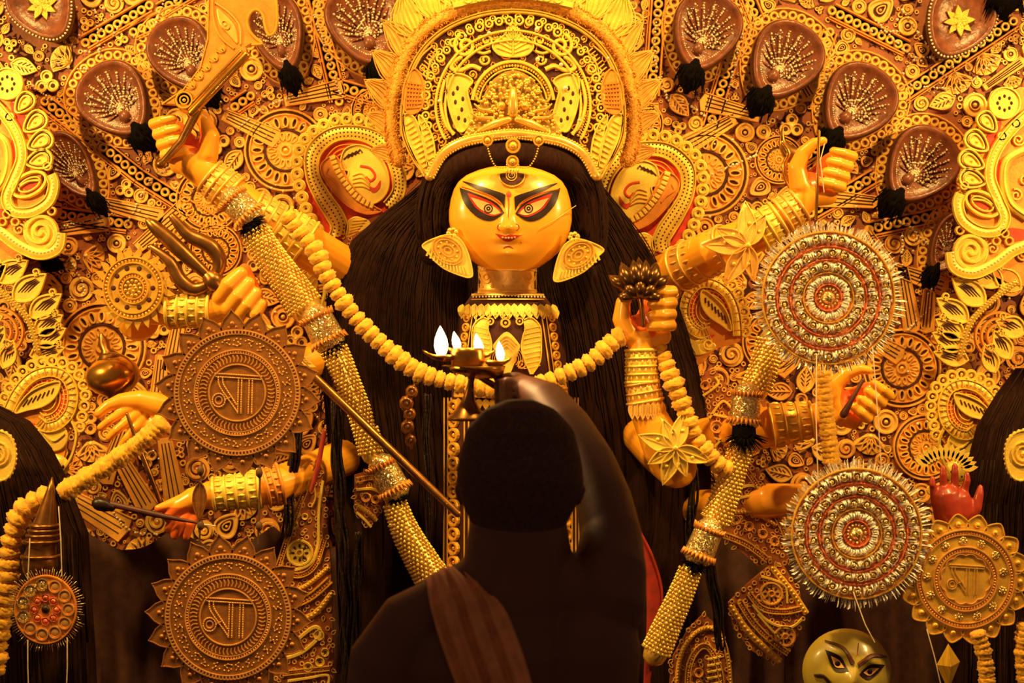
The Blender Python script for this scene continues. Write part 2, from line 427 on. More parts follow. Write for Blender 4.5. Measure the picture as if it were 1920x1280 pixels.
ringp = B(0, 0, WY); ringp.ring(0, 0, 6.6, 6.4, 5, -3, 12); ringo = ringp.obj('filigree_ring', 'gilt_light')
def rings_along(pts, step, parent, Y=None, sc=1.0):
    for p in resample(pts, step, True):
        if -60 < p[0] < 1980 and -60 < p[1] < 900: put(ringo, p[0], p[1], WY - .004 if Y is None else Y, R.uniform(0, 3), sc * R.uniform(.9, 1.1), parent, 'filigree_ring')
for i, (x, y, a, sc, wn, lab) in enumerate(MD):
    a = math.radians(a); o = copy_tree(mA, x, y, .415, a, sc, lab); o.scale = (sc, sc, sc * wn)
    o.name = 'teardrop_medallion'; tag(o, None, 'medallion', GM)
    out = xf([(px * sc, py * sc * wn) for px, py in egg(150, 126, 40)], x, y, a)
    k = kk(.415) / kk(WY)
    out = [(960 + (px - 960), 640 + (py - 640)) for px, py in out]
    bd = B(x, y, WY); bd.stroke(off(out, 4 if False else -0, True), 4, 6, 0, True)
    o2 = off(out, 21, True); 
    if not (o2[0][0] - x) ** 2 + (o2[0][1] - y) ** 2 > (out[0][0] - x) ** 2 + (out[0][1] - y) ** 2: o2 = off(out, -21, True)
    o1 = [(p[0] * .52 + q[0] * .48, p[1] * .52 + q[1] * .48) for p, q in zip(out, o2)]
    bd.stroke(o2, 4, 6, 0, True); bd.obj('medallion_border', 'gilt_paper', wall)
    rings_along(o1, 17.5, wall)
    for s_ in (-.45, 0, .4, .75): occ.append((x + 75 * sc * s_ * math.cos(a), y + 75 * sc * s_ * math.sin(a), (56 if s_ < .3 else 36) * sc * wn + 17))
for (x, y, a, sc, lab) in ((82, 12, 60, .96, 'brown medallion with a gold star flower at the top left corner'), (1795, 42, 118, .98, 'brown medallion with a gold star flower at the top right corner')):
    o = copy_tree(mS, x, y, .415, math.radians(a), sc, lab); o.name = 'teardrop_medallion'; tag(o, None, 'medallion', GM); occ.append((x, y, 74 * sc))
tf = B(0, 0, .42); tf.tube([(0, -30, 6), (0, -8, 10), (0, 14, 10), (0, 34, 6)], [12, 32, 34, 10], 12)
for i in range(60):
    a = R.uniform(0, 2 * PI); e = R.uniform(-20, 26); tf.tube([(30 * math.cos(a), e, 10 + 26 * abs(math.sin(a))), (36 * math.cos(a), e + 10, 8 + 28 * abs(math.sin(a))), (40 * math.cos(a), e + 20, 6 + 24 * abs(math.sin(a)))], [1.8, 1.2, .4], 4, False)
tfo = tf.obj('fur_tuft', 'black_fur', None, P(1880, -4, .41), label='black fur tuft at the very top right corner', cat='fur tuft')
drop(mA); drop(mS)

# ---- lotus rosettes fixed to the wall
def rosette(x, y, r, parent=None, Y=None, mats=('gilt_paper', 'gilt_light', 'dark_slit')):
    Y = WY if Y is None else Y; b = B(x, y, Y)
    b.plate(ell(x, y, r, r, 40), -6, 3); b.stroke(ell(x, y, r * .97, r * .97, 40), r * .07, 6, 2, True); b.stroke(ell(x, y, r * .86, r * .86, 40), r * .05, 5, 2, True)
    root = b.obj('rosette', mats[0], parent)
    b = B(x, y, Y); b.stroke(ell(x, y, r * .5, r * .5, 32), r * .075, 3, 3, True); b.stroke(ell(x, y, r * .915, r * .915, 40), r * .05, 2, 3, True); b.obj('groove', mats[2], root)
    pe = B(0, 0, Y); e = ell(0, 0, r * .125, r * .062, 12); pe.stroke(e, r * .055, 6, 2, True); pe.m = 1; pe.plate(xf(e, 0, 0, 0, .72), 1, 3.6)
    pl = pe.obj('petal', [mats[1], mats[2]])
    for i in range(20): put(pl, x + r * .68 * math.cos(i * PI / 10), y + r * .68 * math.sin(i * PI / 10), Y, i * PI / 10, 1, root, 'petal')
    for i in range(14): put(pl, x + r * .33 * math.cos(i * PI / 7), y + r * .33 * math.sin(i * PI / 7), Y, i * PI / 7, .74, root, 'petal')
    drop(pl)
    b = B(x, y, Y); b.ring(x, y, r * .12, r * .07, 6, 2, 16); b.dome(x, y, r * .07, 6, 3); b.obj('centre_boss', mats[1], root)
    occ.append((x, y, r)); return root
for (x, y, r) in ((536, 282, 78), (392, 374, 62), (192, 650, 84), (1322, 325, 82), (1690, 690, 74), (1735, 838, 62), (700, 208, 42), (1200, 232, 44), (405, 470, 50), (1460, 300, 46), (1450, 640, 60)): rosette(x, y, r, wall)

# ---- straight ribs with a row of rings between them
def rib(x0, y0, x1, y1, w=26):
    b = B((x0 + x1) / 2, (y0 + y1) / 2, WY); L = math.dist((x0, y0), (x1, y1)); nx, ny = -(y1 - y0) / L, (x1 - x0) / L
    for s_, ww in ((-.5, 5), (.5, 5), (.68, 3)): b.stroke([(x0 + nx * w * s_, y0 + ny * w * s_), (x1 + nx * w * s_, y1 + ny * w * s_)], ww, 7, 0)
    b.plate([(x0 - nx * w * .5, y0 - ny * w * .5), (x1 - nx * w * .5, y1 - ny * w * .5), (x1 + nx * w * .7, y1 + ny * w * .7), (x0 + nx * w * .7, y0 + ny * w * .7)], -3, 0)
    b.obj('rib', 'orange_gilt', wall)
    n = int(L / 17)
    for i in range(n + 1):
        t = i / n; x, y = x0 + (x1 - x0) * t, y0 + (y1 - y0) * t
        put(ringo, x, y, WY - .004, 0, .95, wall, 'rib_ring')
        if i % 1 == 0: occ.append((x, y, w * .52))
for q in ((84, 190, 262, 330), (262, 330, 420, 430), (300, 20, 400, -40), (250, 60, 330, 24), (590, -10, 636, 190), (628, 160, 700, 180), (1236, -10, 1222, 180), (1392, 40, 1330, 240), (1556, 60, 1530, 130),
          (1500, 300, 1650, 200), (1520, 400, 1640, 330), (1630, 430, 1770, 400), (1690, 180, 1900, 40), (440, 200, 470, 180), (100, 400, 240, 420), (1400, -10, 1420, 40), (160, 80, 280, 10), (1560, 20, 1700, 90)): rib(*q)

# ---- flat ribbon leaves
def ribbon(x, y, ang, L=110, W=34):
    a = math.radians(ang); b = B(x, y, WY); b.plate(xf([(-L / 2, -W * .3), (L / 2, -W / 2), (L / 2 + 6, 0), (L / 2, W / 2), (-L / 2, W * .3)], x, y, a), -3, 7, 1.5)
    for s_ in (-.22, .02, .24):
        b.m = 1; b.stroke(xf([(-L * .42, W * s_ * .7), (L * .44, W * s_)], x, y, a), 2.4, 1, 7); b.m = 0
    b.stroke(xf([(-L / 2, -W * .3), (L / 2, -W / 2)], x, y, a), 3, 3, 6); b.stroke(xf([(-L / 2, W * .3), (L / 2, W / 2)], x, y, a), 3, 3, 6)
    b.obj('ribbon_leaf', ['gilt_paper', 'dark_slit'], wall)
    for t in (-.4, 0, .4): occ.append((x + L * t * math.cos(a), y + L * t * math.sin(a), W * .5))
for q in ((588, 178, -12), (148, 425, -10), (250, 395, 14), (1370, 205, 195), (1330, 250, 150), (1590, 375, 185), (470, 238, 25), (300, 430, -40), (1180, 210, 175), (60, 380, 20), (1640, 470, 60, 90, 40),
          (1500, 150, 60, 80, 26), (430, 60, 70, 90, 24), (1700, 560, 80, 120, 34), (1740, 560, 95, 120, 28), (1640, 640, 30), (420, 640, 60), (330, 640, 100), (1500, 660, 140), (300, 720, 95), (215, 850, 110), (250, 900, 60, 120, 40), (1720, 520, 20), (1880, 140, -35, 90, 18), (320, 880, 80, 120, 40), (180, 960, 30, 130, 50)): ribbon(*q)

# ---- small filigree shapes that fill the wall between them
mot = []
def motif(name, fn, mats):
    b = B(0, 0, WY); fn(b); o = b.obj(name, mats); mot.append(o); return o
def mo_scroll(b):
    b.plate(ell(0, 0, 27, 27, 22), -4, 2); b.stroke(spiral(0, 0, 3, 25, .4, 1.75, 34), 7.5, 5, 2); b.m = 1; b.stroke(spiral(0, 0, 8, 20, .2, 1.1, 22), 3.2, .8, 2.2, taper=lambda t: .3 + math.sin(PI * t))
    b.m = 0; b.dome(0, 0, 5, 5, 3)
def mo_drop(b):
    e = egg(56, 44, 24, .45); b.plate(e, -4, 2); b.stroke(e, 6, 5, 1, True); b.m = 1; b.plate(xf(egg(36, 24, 18, .4), -2, 0), 1, 3); b.m = 0
    b.stroke(xf(egg(22, 14, 14, .4), -2, 0), 4, 5, 2, True); b.dome(-4, 0, 3.4, 4, 3)
def mo_leaf(b):
    o = leafo(58, 36, 9); o = [(x - 29, y) for x, y in o]; b.plate(o, -4, 3); b.stroke(o, 5, 4, 2, True); b.stroke([(-26, 0), (24, 0)], 4, 4, 2)
    b.m = 1
    for i in range(4):
        for s_ in (-1, 1): b.stroke([(-14 + i * 9, s_ * 3), (-6 + i * 9, s_ * (11 - abs(i - 1.2) * 2.2))], 2.6, .8, 3.2)
def mo_ring(b):
    b.plate(ell(0, 0, 26, 26, 20), -4, 2); b.ring(0, 0, 24, 7, 5, 1, 20); b.m = 1; b.plate(ell(0, 0, 13, 13, 14), 1, 3); b.m = 0; b.ring(0, 0, 11, 4, 5, 2, 14); b.dome(0, 0, 5, 5, 3)
def mo_tref(b):
    for i in range(3):
        a = i * 2 * PI / 3 + .3; b.plate(ell(14 * math.cos(a), 14 * math.sin(a), 13.5, 13.5, 14), -4, 2); b.ring(14 * math.cos(a), 14 * math.sin(a), 12, 5, 5, 1, 14)
        b.m = 1; b.plate(ell(14 * math.cos(a), 14 * math.sin(a), 5.2, 5.2, 8), 1, 2.8); b.m = 0
    b.dome(0, 0, 6, 5, 2)
def mo_fan(b):
    b.plate(arc(0, 14, 38, PI * 1.12, PI * 1.88, 14) + [(8, 22), (-8, 22)], -4, 1.5)
    for i in range(5):
        a = PI * (1.2 + .15 * i); o = xf(leafo(38, 12, 6), 0, 16, a); b.stroke(o, 3.4, 4, 1, True); b.m = 1; b.plate(xf([(x + 9, y) for x, y in leafo(20, 5, 4)], 0, 16, a), 1, 2.4); b.m = 0
    b.dome(0, 16, 7, 6, 1)
for n_, f_ in (('scroll_piece', mo_scroll), ('teardrop_piece', mo_drop), ('leaf_piece', mo_leaf), ('ring_piece', mo_ring), ('trefoil_piece', mo_tref), ('fan_piece', mo_fan)):
    for mm in ('gilt_paper', 'gilt_light'): motif(n_, f_, [mm, 'dark_slit'])
cnt = {}; small = B(960, 640, WY); gems = B(960, 640, WY); rf = random.Random(5); rest = {}
def in_view(x, y): return -40 < x < 1960 and -40 < y < 1320 and not (640 < x < 1270 and y > 420)
back = B(960, 640, WY)
for r0, tries in ((24, 9000), (19, 15000), (14.5, 24000), (11, 34000), (8.3, 40000)):
    for _ in range(tries):
        x, y = rf.uniform(-260, 2180), rf.uniform(-200, 1420)
        if 640 < x < 1270 and y > 330: continue
        if 790 < x < 1130 and y > 20: continue
        if not taken(x, y, r0 * .9):
            occ.append((x, y, r0)); i = rf.randrange(len(mot)); n_ = mot[i].data.name.split('.')[0]
            a = math.atan2(CY - y, CX - x) + rf.choice((0, 0, PI, PI / 2, -PI / 2)) + rf.uniform(-.3, .3)
            if not (-150 < x < 2070 and -100 < y < 1320): continue
            cnt[n_] = cnt.get(n_, 0) + (1 if in_view(x, y) else 0)
            if cnt[n_] <= 290 and in_view(x, y): put(mot[i], x, y, WY - .003, a, r0 / 28, wall, n_)
            else:
                rb = rest.setdefault(i, [[], [], []]); me = mot[i].data; n0 = len(rb[0]); sc_ = r0 / 28; ca, sa = math.cos(a) * sc_, math.sin(a) * sc_; o_ = P(x, y, WY - .003)
                rb[0].extend((o_.x + v_.co.x * ca + v_.co.z * sa, o_.y + v_.co.y * sc_, o_.z - v_.co.x * sa + v_.co.z * ca) for v_ in me.vertices)
                rb[1].extend(tuple(j + n0 for j in p_.vertices) for p_ in me.polygons); rb[2].extend(p_.material_index for p_ in me.polygons)
            if rf.random() < .9: back.plate([(x + r0 * (1.04 + .2 * math.sin(j * 2.3 + x)) * math.cos(j * PI / 8), y + r0 * (1.04 + .2 * math.sin(j * 2.3 + x)) * math.sin(j * PI / 8)) for j in range(16)], -1, .8 + rf.random() * .3)
for _ in range(70000):
    x, y = rf.uniform(-150, 2070), rf.uniform(-120, 1320)
    if 660 < x < 1250 and y > 330: continue
    r0 = rf.uniform(3.2, 7.0)
    if not taken(x, y, r0 * .72):
        occ.append((x, y, r0 * .8)); q = rf.random()
        if q < .72: small.ring(x, y, r0 * .66, r0 * .62, 4, -1, 8); back.plate(ell(x, y, r0 * .4, r0 * .4, 6), -1, 1.4)
        else:
            a = rf.uniform(0, 6.3); t = [(x + r0 * 1.25 * math.cos(a + j * 2 * PI / 3), y + r0 * 1.25 * math.sin(a + j * 2 * PI / 3)) for j in range(3)]
            back.plate([p for j in range(3) for p in (t[j], ((t[j][0] + t[(j + 1) % 3][0]) * .36 + x * .28, (t[j][1] + t[(j + 1) % 3][1]) * .36 + y * .28))], -1, 1.3)
for i, (v_, f_, m_) in rest.items():
    me = bpy.data.meshes.new('small_filigree'); me.from_pydata(v_, [], f_)
    for q in mot[i].data.materials: me.materials.append(q)
    me.polygons.foreach_set('material_index', m_); o = bpy.data.objects.new('small_filigree', me); C.objects.link(o); o.parent = wall; tag(o, kind='stuff')
for o in mot: drop(o)
back.obj('velvet_slits', 'red_velvet', wall, kind='stuff')
small.obj('filigree_dots', 'gilt_light', wall, kind='stuff')
# strings of glass beads lying over the filigree
def gemrun(pts, r=2.6, gap=6):
    for p in resample(cat(pts, 8), gap):
        if rf.random() < .8: gems.dome(p[0] + rf.uniform(-1.5, 1.5), p[1] + rf.uniform(-1.5, 1.5), r * rf.uniform(.6, 1.25), None, 8, 6, 2)
for q in (((100, 120), (180, 130), (260, 100), (330, 40)), ((110, 70), (180, 100), (240, 30)), ((60, 160), (100, 190)), ((180, 20), (190, 110)), ((290, 60), (310, 0)), ((1640, 40), (1700, 100), (1780, 150)), ((1690, 20), (1740, 90)),
          ((1690, 140), (1720, 110), (1780, 120), (1800, 170)), ((1620, 60), (1690, 60)), ((1780, 190), (1900, 80)), ((1700, 160), (1790, 170)), ((590, 30), (620, 120), (640, 180)), ((1230, 20), (1230, 130), (1260, 200)),
          ((1390, 60), (1360, 200)), ((240, 420), (290, 330), (330, 310)), ((130, 480), (160, 540), (150, 560)), ((100, 430), (220, 400)), ((1330, 330), (1420, 290)), ((1520, 240), (1560, 110)), ((1640, 420), (1700, 400)), ((1700, 420), (1740, 460)),
          ((560, 180), (500, 200), (450, 240)), ((1280, 190), (1340, 230)), ((1700, 620), (1760, 560), (1800, 540)), ((230, 740), (300, 860)), ((190, 920), (240, 990), (300, 1000)), ((1690, 420), (1690, 500)), ((1780, 500), (1730, 560))): gemrun(q)
for _ in range(420):
    x, y = rf.uniform(-40, 1960), rf.uniform(-40, 860)
    if not (650 < x < 1260 and y > 250): gems.dome(x, y, rf.uniform(1.6, 3.6), None, 7, 6, 2)
gems.obj('glass_beads', 'glass_bead', wall, kind='stuff')
drop(ringo)
# ------------------------------------------------------------------ goddess idol: hair, head, torso
idol = empty('goddess_idol', 960, 1600, .08, 'yellow skinned ten armed goddess idol with painted eyes and long dark hair', 'statue')
# hair mass falling behind the shoulders
HR = [(262, 840, 1085, 40, 20), (300, 812, 1108, 70, 34), (350, 786, 1130, 90, 44), (400, 716, 1172, 110, 52), (450, 660, 1206, 120, 56), (500, 633, 1236, 125, 60), (560, 613, 1268, 125, 62), (620, 605, 1290, 120, 62),
      (700, 602, 1310, 115, 60), (800, 612, 1328, 110, 58), (900, 624, 1334, 110, 56), (1000, 628, 1328, 110, 54), (1100, 632, 1300, 110, 54), (1250, 640, 1290, 110, 54), (1420, 650, 1280, 110, 50), (1600, 660, 1270, 110, 50)]
HY = .17
b = B(960, 640, HY); b.body([r for r in HR], 44); hair = b.obj('hair', 'hair_dark', idol)
def hair_d(x, y):
    for a, c in zip(HR, HR[1:]):
        if a[0] <= y <= c[0]:
            t = (y - a[0]) / (c[0] - a[0]); xl, xr, fr = [a[i] + (c[i] - a[i]) * t for i in (1, 2, 4)]
            u = (x - (xl + xr) / 2) / ((xr - xl) / 2); return fr * math.sqrt(max(0, 1 - u * u))
    return 0
b = B(960, 640, HY); rh = random.Random(21)
for i in range(380):
    u = rh.uniform(-.99, .99); y0 = rh.choice((280, 330, 380, 430, 500, 600)); y1 = y0 + rh.uniform(150, 500); pts = []; ph = rh.uniform(0, 6); am = rh.uniform(1, 4); du = rh.uniform(-.03, .03)
    for j in range(9):
        y = min(1500, y0 + (y1 - y0) * j / 8); x = None
        for a, c in zip(HR, HR[1:]):
            if a[0] <= y <= c[0]: t = (y - a[0]) / (c[0] - a[0]); xl, xr = a[1] + (c[1] - a[1]) * t, a[2] + (c[2] - a[2]) * t
        x = (xl + xr) / 2 + (u + du * j / 8) * (xr - xl) / 2 + am * math.sin(ph + j * 1.3); pts.append((x, y, hair_d(x, y) + rh.uniform(0, 1.5)))
    b.tube(pts, [.4] + [rh.uniform(.6, 1.5)] * 7 + [.3], 4, False)
for i in range(140):                                     # stray wisps along the outline
    s_ = rh.choice((-1, 1)); k_ = rh.uniform(400, 900); x = None
    for a, c in zip(HR, HR[1:]):
        if a[0] <= k_ <= c[0]: t = (k_ - a[0]) / (c[0] - a[0]); xl, xr = a[1] + (c[1] - a[1]) * t, a[2] + (c[2] - a[2]) * t
    x = (xl if s_ < 0 else xr) - s_ * 8
    b.tube([(x, k_, 4), (x + s_ * rh.uniform(6, 14), k_ + 12, 8), (x + s_ * rh.uniform(6, 18), k_ + rh.uniform(25, 50), 6)], [1.4, 1, .4], 3, False)
b.obj('hair_strands', 'hair_gloss', hair, kind='stuff')
# hair rolled round the face, under the crown
b = B(960, 300, .05); b.tube(cat([(812, 470, -14), (806, 400, -10), (822, 340, -4), (862, 308, 2), (912, 296, 6), (962, 292, 8), (1012, 296, 6), (1058, 308, 2), (1098, 340, -4), (1114, 400, -10), (1110, 470, -14)], 5), 28, 14)
roll = b.obj('front_hair', 'hair_dark', idol)
b = B(960, 300, .05)
for i in range(150):
    y0 = rh.uniform(-27, 27); seg = cat([(812, 470), (806, 400), (822, 340), (862, 308), (912, 296), (962, 292), (1012, 296), (1058, 308), (1098, 340), (1114, 400), (1110, 470)], 5); st = rh.randrange(0, 36); ln = rh.randrange(8, 15)
    pa = off(seg, y0); dd = math.sqrt(max(1, 28 ** 2 - y0 ** 2)); pts = [(p[0], p[1], dd - 3 + rh.uniform(-1, 1)) for p in pa[st:st + ln]]
    if len(pts) > 2: b.tube(pts, [rh.uniform(.8, 1.6)] * len(pts), 4, False)
b.obj('front_hair_strands', 'hair_gloss', roll, kind='stuff')

# face
FX, FY = 957, 408
FROWS = [(312, 34), (318, 58), (328, 82), (340, 97), (355, 106), (375, 112), (395, 115), (415, 115), (435, 111), (455, 103), (472, 91), (486, 76), (496, 62), (503, 50), (508, 30)]
def face_half(y):
    for a, c in zip(FROWS, FROWS[1:]):
        if a[0] <= y <= c[0]: return a[1] + (c[1] - a[1]) * (y - a[0]) / (c[0] - a[0])
    return 20
def face_d(x, y):
    h = face_half(min(max(y, 312), 508)); u = min(.999, abs(x - FX) / h); t = (y - 412) / 100
    base = 62 * math.sqrt(max(0, 1 - min(1, t * t * (.98 if t < 0 else .8)))) * (1 - u ** 2.6) ** .5
    nose = 17 * math.exp(-((x - 953) / 9) ** 2) * max(0, min(1, (y - 378) / 52)) * (1 if y < 434 else math.exp(-((y - 434) / 5.5) ** 2))
    nose += 6 * math.exp(-((abs(x - 953) - 11) / 5) ** 2 - ((y - 430) / 6) ** 2)
    lips = 6 * math.exp(-((x - 953) / 22) ** 2 - ((y - 450) / 8) ** 2)
    chin = 7 * math.exp(-((x - 953) / 24) ** 2 - ((y - 478) / 12) ** 2)
    sock = -5 * (math.exp(-((x - 918) / 30) ** 2 - ((y - 392) / 16) ** 2) + math.exp(-((x - 994) / 30) ** 2 - ((y - 392) / 16) ** 2))
    return base + nose + lips + chin + sock
b = B(FX, FY, -.02); NR, NC = 60, 64; g = []
for i in range(NR + 1):
    y = 312.5 + (508 - 312.5) * i / NR; h = face_half(max(y, 312)); g.append([b.v(FX + h * math.sin((j / NC - .5) * PI), y, face_d(FX + h * math.sin((j / NC - .5) * PI) * .9995, y)) for j in range(NC + 1)])
for i in range(NR):
    for j in range(NC): b.f((g[i][j], g[i + 1][j], g[i + 1][j + 1], g[i][j + 1]))
bk = [[b.v(FX + face_half(max(312.5 + 195.5 * i / NR, 312)) * math.cos(q), 312.5 + 195.5 * i / NR, -50 * math.sin(q)) for q in [PI * j / 10 for j in range(11)]] for i in range(NR + 1)]
for i in range(NR):
    for j in range(10): b.f((bk[i][j], bk[i + 1][j], bk[i + 1][j + 1], bk[i][j + 1]))
b.f(g[0]); b.f(g[-1])
face = b.obj('face', 'idol_skin', idol)
def facep(name, mt, fn):
    for f_ in (fn if isinstance(fn, tuple) else (fn,)): q = B(FX, FY, -.02); q.conf = face_d; f_(q); q.obj(name, mt, face)
def lid(u, l): return cat(u, 6), cat(l, 6)
# almond eyes with broad black lining
def eye_l(q, m=False):
    X = (lambda p: [(2 * 956 - x, y + 1) for x, y in p]) if m else (lambda p: p)
    up, lo = lid(X([(862, 354), (884, 363), (915, 376), (935, 388), (946, 404)]), X([(862, 354), (872, 385), (896, 411), (922, 418), (946, 404)])); q.lens(up, lo, 6, 1.2)
def eyes(fn): return (lambda q: fn(q), lambda q: fn(q, True))
facep('eye_lining', 'ink_black', eyes(eye_l))
def eye_r(q, m=False):
    X = (lambda p: [(2 * 956 - x, y + 1) for x, y in p]) if m else (lambda p: p)
    up, lo = lid(X([(877, 365), (896, 372), (920, 382), (935, 394), (942, 404)]), X([(877, 365), (890, 390), (908, 404), (926, 410), (942, 404)])); q.lens(up, lo, 5, 2)
facep('eyelid_edge', 'lip_red', eyes(eye_r))
def eye_w(q, m=False):
    X = (lambda p: [(2 * 956 - x, y + 1) for x, y in p]) if m else (lambda p: p)
    up, lo = lid(X([(884, 374), (900, 379), (918, 386), (932, 396), (939, 404)]), X([(884, 374), (897, 392), (912, 402), (926, 407), (939, 404)])); q.lens(up, lo, 5, 2.8)
facep('eye_white', 'eye_white', eyes(eye_w))
def pup(r, d):
    def fn(q, m=False):
        c = (990.5 if m else 916.5, 395.5); n = 18
        q.lens([(c[0] - r + 2 * r * i / n, c[1] - math.sqrt(max(0, r * r - (-r + 2 * r * i / n) ** 2))) for i in range(n + 1)], [(c[0] - r + 2 * r * i / n, c[1] + math.sqrt(max(0, r * r - (-r + 2 * r * i / n) ** 2))) for i in range(n + 1)], 4, d)
    return eyes(fn)
facep('iris', 'ink_black', pup(8.6, 3.4)); facep('iris_ring', 'eye_white', pup(6, 4)); facep('pupil', 'ink_black', pup(4.2, 4.6)); facep('eye_glint', 'eye_white', pup(1.2, 5.2))
def brow(q, m=False):
    X = (lambda p: [(2 * 956 - x, y + (4 if m else 0)) for x, y in p]) if m else (lambda p: p)
    up, lo = lid(X([(868, 341), (900, 352), (925, 361), (940, 366), (948, 370)]), X([(868, 343), (895, 359), (922, 371), (938, 382), (946, 396)])); q.lens(up, lo, 4, 1.4)
facep('eyebrow', 'ink_black', eyes(brow))
facep('crease_line', 'lip_red', lambda q: (q.stroke(cat([(866, 353), (890, 361), (920, 373), (940, 388)], 5), 1.6, .8, 1), q.stroke(cat([(1048, 358), (1022, 364), (992, 376), (974, 390)], 5), 1.6, .8, 1)))
def lips(q):
    up, lo = lid([(928, 441), (940, 444), (950, 446), (958, 444), (974, 445), (984, 443)], [(928, 441), (938, 450), (948, 456), (958, 456), (970, 449), (984, 443)]); q.lens(up, lo, 4, 1.4)
facep('lips', 'lip_red', lips)
facep('teeth', 'eye_white', lambda q: [q.dome(943 + i * 5.5, 449 + (1 if 0 < i < 4 else 0), 2.2, 1.6, 1.5, 6, 2) for i in range(5)])
facep('nostril_line', 'lip_red', lambda q: (q.stroke(arc(939, 430, 6, PI * .6, PI * 1.5, 8), 1.5, .7, .6), q.stroke(arc(967, 430, 6, -PI * .5, PI * .4, 8), 1.5, .7, .6), q.stroke(arc(953, 474, 11, PI * 1.2, PI * 1.8, 8, 9), 1.6, .7, .6), q.stroke([(952, 376), (955, 390), (953, 412)], 1.6, .7, .6), q.dome(977, 458, 1.3, .8, .6, 5, 2)))
def tilak(q):
    n = 16; q.lens([(960 + 24 * math.cos(PI - PI * i / n), 331 - 4 * math.sin(PI * i / n)) for i in range(n + 1)], [(960 + 24 * math.cos(PI - PI * i / n), 331 + 21 * math.sin(PI * i / n)) for i in range(n + 1)], 5, 2)
facep('forehead_mark', 'dark_slit', tilak)
facep('forehead_crescent', 'gold_foil', lambda q: q.stroke(arc(960, 331, 24, -.05, PI + .05, 18, 23), 3.4, 2, 2))
facep('forehead_ring', 'gold_foil', lambda q: (q.ring(959, 332, 10, 2, 2, 2.4, 18, 11), q.ring(959, 332, 6, 1.6, 2, 2.4, 14)))
facep('forehead_dot', 'ink_black', lambda q: q.dome(959, 332, 4.6, 3, 2.4))
facep('vermilion_mark', 'red_paint', lambda q: (q.dome(954, 369, 5, 1, .8, 8, 2, 6), q.stroke([(954, 374), (954, 404)], 2, .6, .6, taper=lambda t: 1.2 - t)))
q = B(FX, FY, -.02); q.tube(cat([(1010, 432, face_d(1010, 432) + 3), (1035, 418, face_d(1035, 418) + 4), (1058, 402, face_d(1058, 402) + 5), (1079, 387, 18)], 4), .9, 5); q.obj('nose_chain', 'gold_foil', face)

# forehead jewel chain
jc = empty('forehead_jewel', 960, 270, -.09, parent=idol)
for x, y, r in ((914, 263, 10.5), (962, 273, 14), (1010, 263, 10.5), (961, 303, 12)):
    q = B(960, 270, -.09); q.dome(x, y, r * .55, r * .5, 2, 12, 3); q.ring(x, y, r * .85, r * .35, 4, 0, 18); q.plate(ell(x, y, r, r, 18), -2, 1); q.obj('jewel_disc', 'gold_foil', jc)
q = B(960, 270, -.09)
for pa in ([(914, 274), (920, 295), (930, 312), (945, 314), (951, 308)], [(1010, 274), (1004, 295), (992, 312), (977, 314), (971, 308)], [(900, 258), (930, 256), (960, 258), (990, 256), (1024, 259)]): beads(q, cat(pa, 6), 1.9, 5)
for i in range(5): q.tube([(951 + i * 5, 314, 2), (950 + i * 5.2, 326 - abs(i - 2) * 2, 2)], [1, 2], 5)
q.obj('jewel_chain', 'gold_bead', jc)

# earrings
def earring(x0, y0, mir):
    rt = empty('earring', x0, y0, -.06, parent=idol)
    T = lambda p: xf(p, x0, y0, 0, 1, mir)
    def T1(x, y): return T([(x, y)])[0]
    o = cat([(-50, -18), (-30, -30), (0, -38), (22, -28), (36, -2), (44, 34), (38, 42), (20, 38), (-8, 26), (-28, 10), (-40, -6)], 4, True)
    b_ = B(x0, y0, -.06); b_.plate(T(o), -6, 3); b_.stroke(T(o), 3, 3, 2, True)
    for i in range(13):
        t = i / 12; a = T([(-36 + 66 * t, -12 + 34 * t + 8 * math.sin(PI * t)), (-42 + 78 * t, 2 + 36 * t + 6 * math.sin(PI * t))]); b_.stroke(a, 4.5, 4, 2)
    b_.obj('fan_plate', 'yellow_gilt', rt)
    b_ = B(x0, y0, -.06); e = .6
    for r in (32, 26, 14, 7): b_.stroke(T(ell(-2, -8, r, r * .72, 26, e)), 3, 4, 3, True)
    b_.plate(T(ell(-2, -8, 32, 23, 26, e)), 0, 4)
    for i in range(9): c = T(ell(-2, -8, 20, 14, 9, e))[i]; b_.dome(c[0], c[1], 2.6, 2, 4)
    b_.obj('oval_boss', 'gold_foil', rt)
    b_ = B(x0, y0, -.06); ex = T1(6, -42)
    for i in range(7): b_.dome(ex[0] + 7 * math.cos(i), ex[1] + 6 * math.sin(i), 5, 5, 0)
    b_.obj('stud', 'gold_bead', rt)
    return rt
earring(842, 478, False); earring(1082, 486, True)

# torso with collar and blouse
TR = [(485, 905, 1005, 30, 40), (497, 895, 1008, 34, 48), (520, 897, 1005, 34, 46), (545, 895, 1006, 36, 46), (552, 884, 1020, 40, 50), (575, 868, 1036, 46, 60), (610, 858, 1050, 50, 72), (660, 852, 1060, 50, 76), (720, 848, 1066, 50, 70), (760, 846, 1070, 48, 64),
      (850, 838, 1082, 50, 64), (960, 832, 1092, 54, 70), (1080, 828, 1100, 58, 76), (1280, 815, 1120, 62, 84), (1500, 790, 1140, 70, 92), (1760, 770, 1160, 70, 95)]
TY = .03
def torso_d(x, y):
    for a, c in zip(TR, TR[1:]):
        if a[0] <= y <= c[0]:
            t = (y - a[0]) / (c[0] - a[0]); xl, xr, fr = [a[i] + (c[i] - a[i]) * t for i in (1, 2, 4)]
            u = (x - (xl + xr) / 2) / ((xr - xl) / 2); return fr * math.sqrt(max(0, 1 - min(1, u * u)))
    return 0
b = B(960, 640, TY); b.body(TR, 36); torso = b.obj('torso', 'dark_slit', idol)
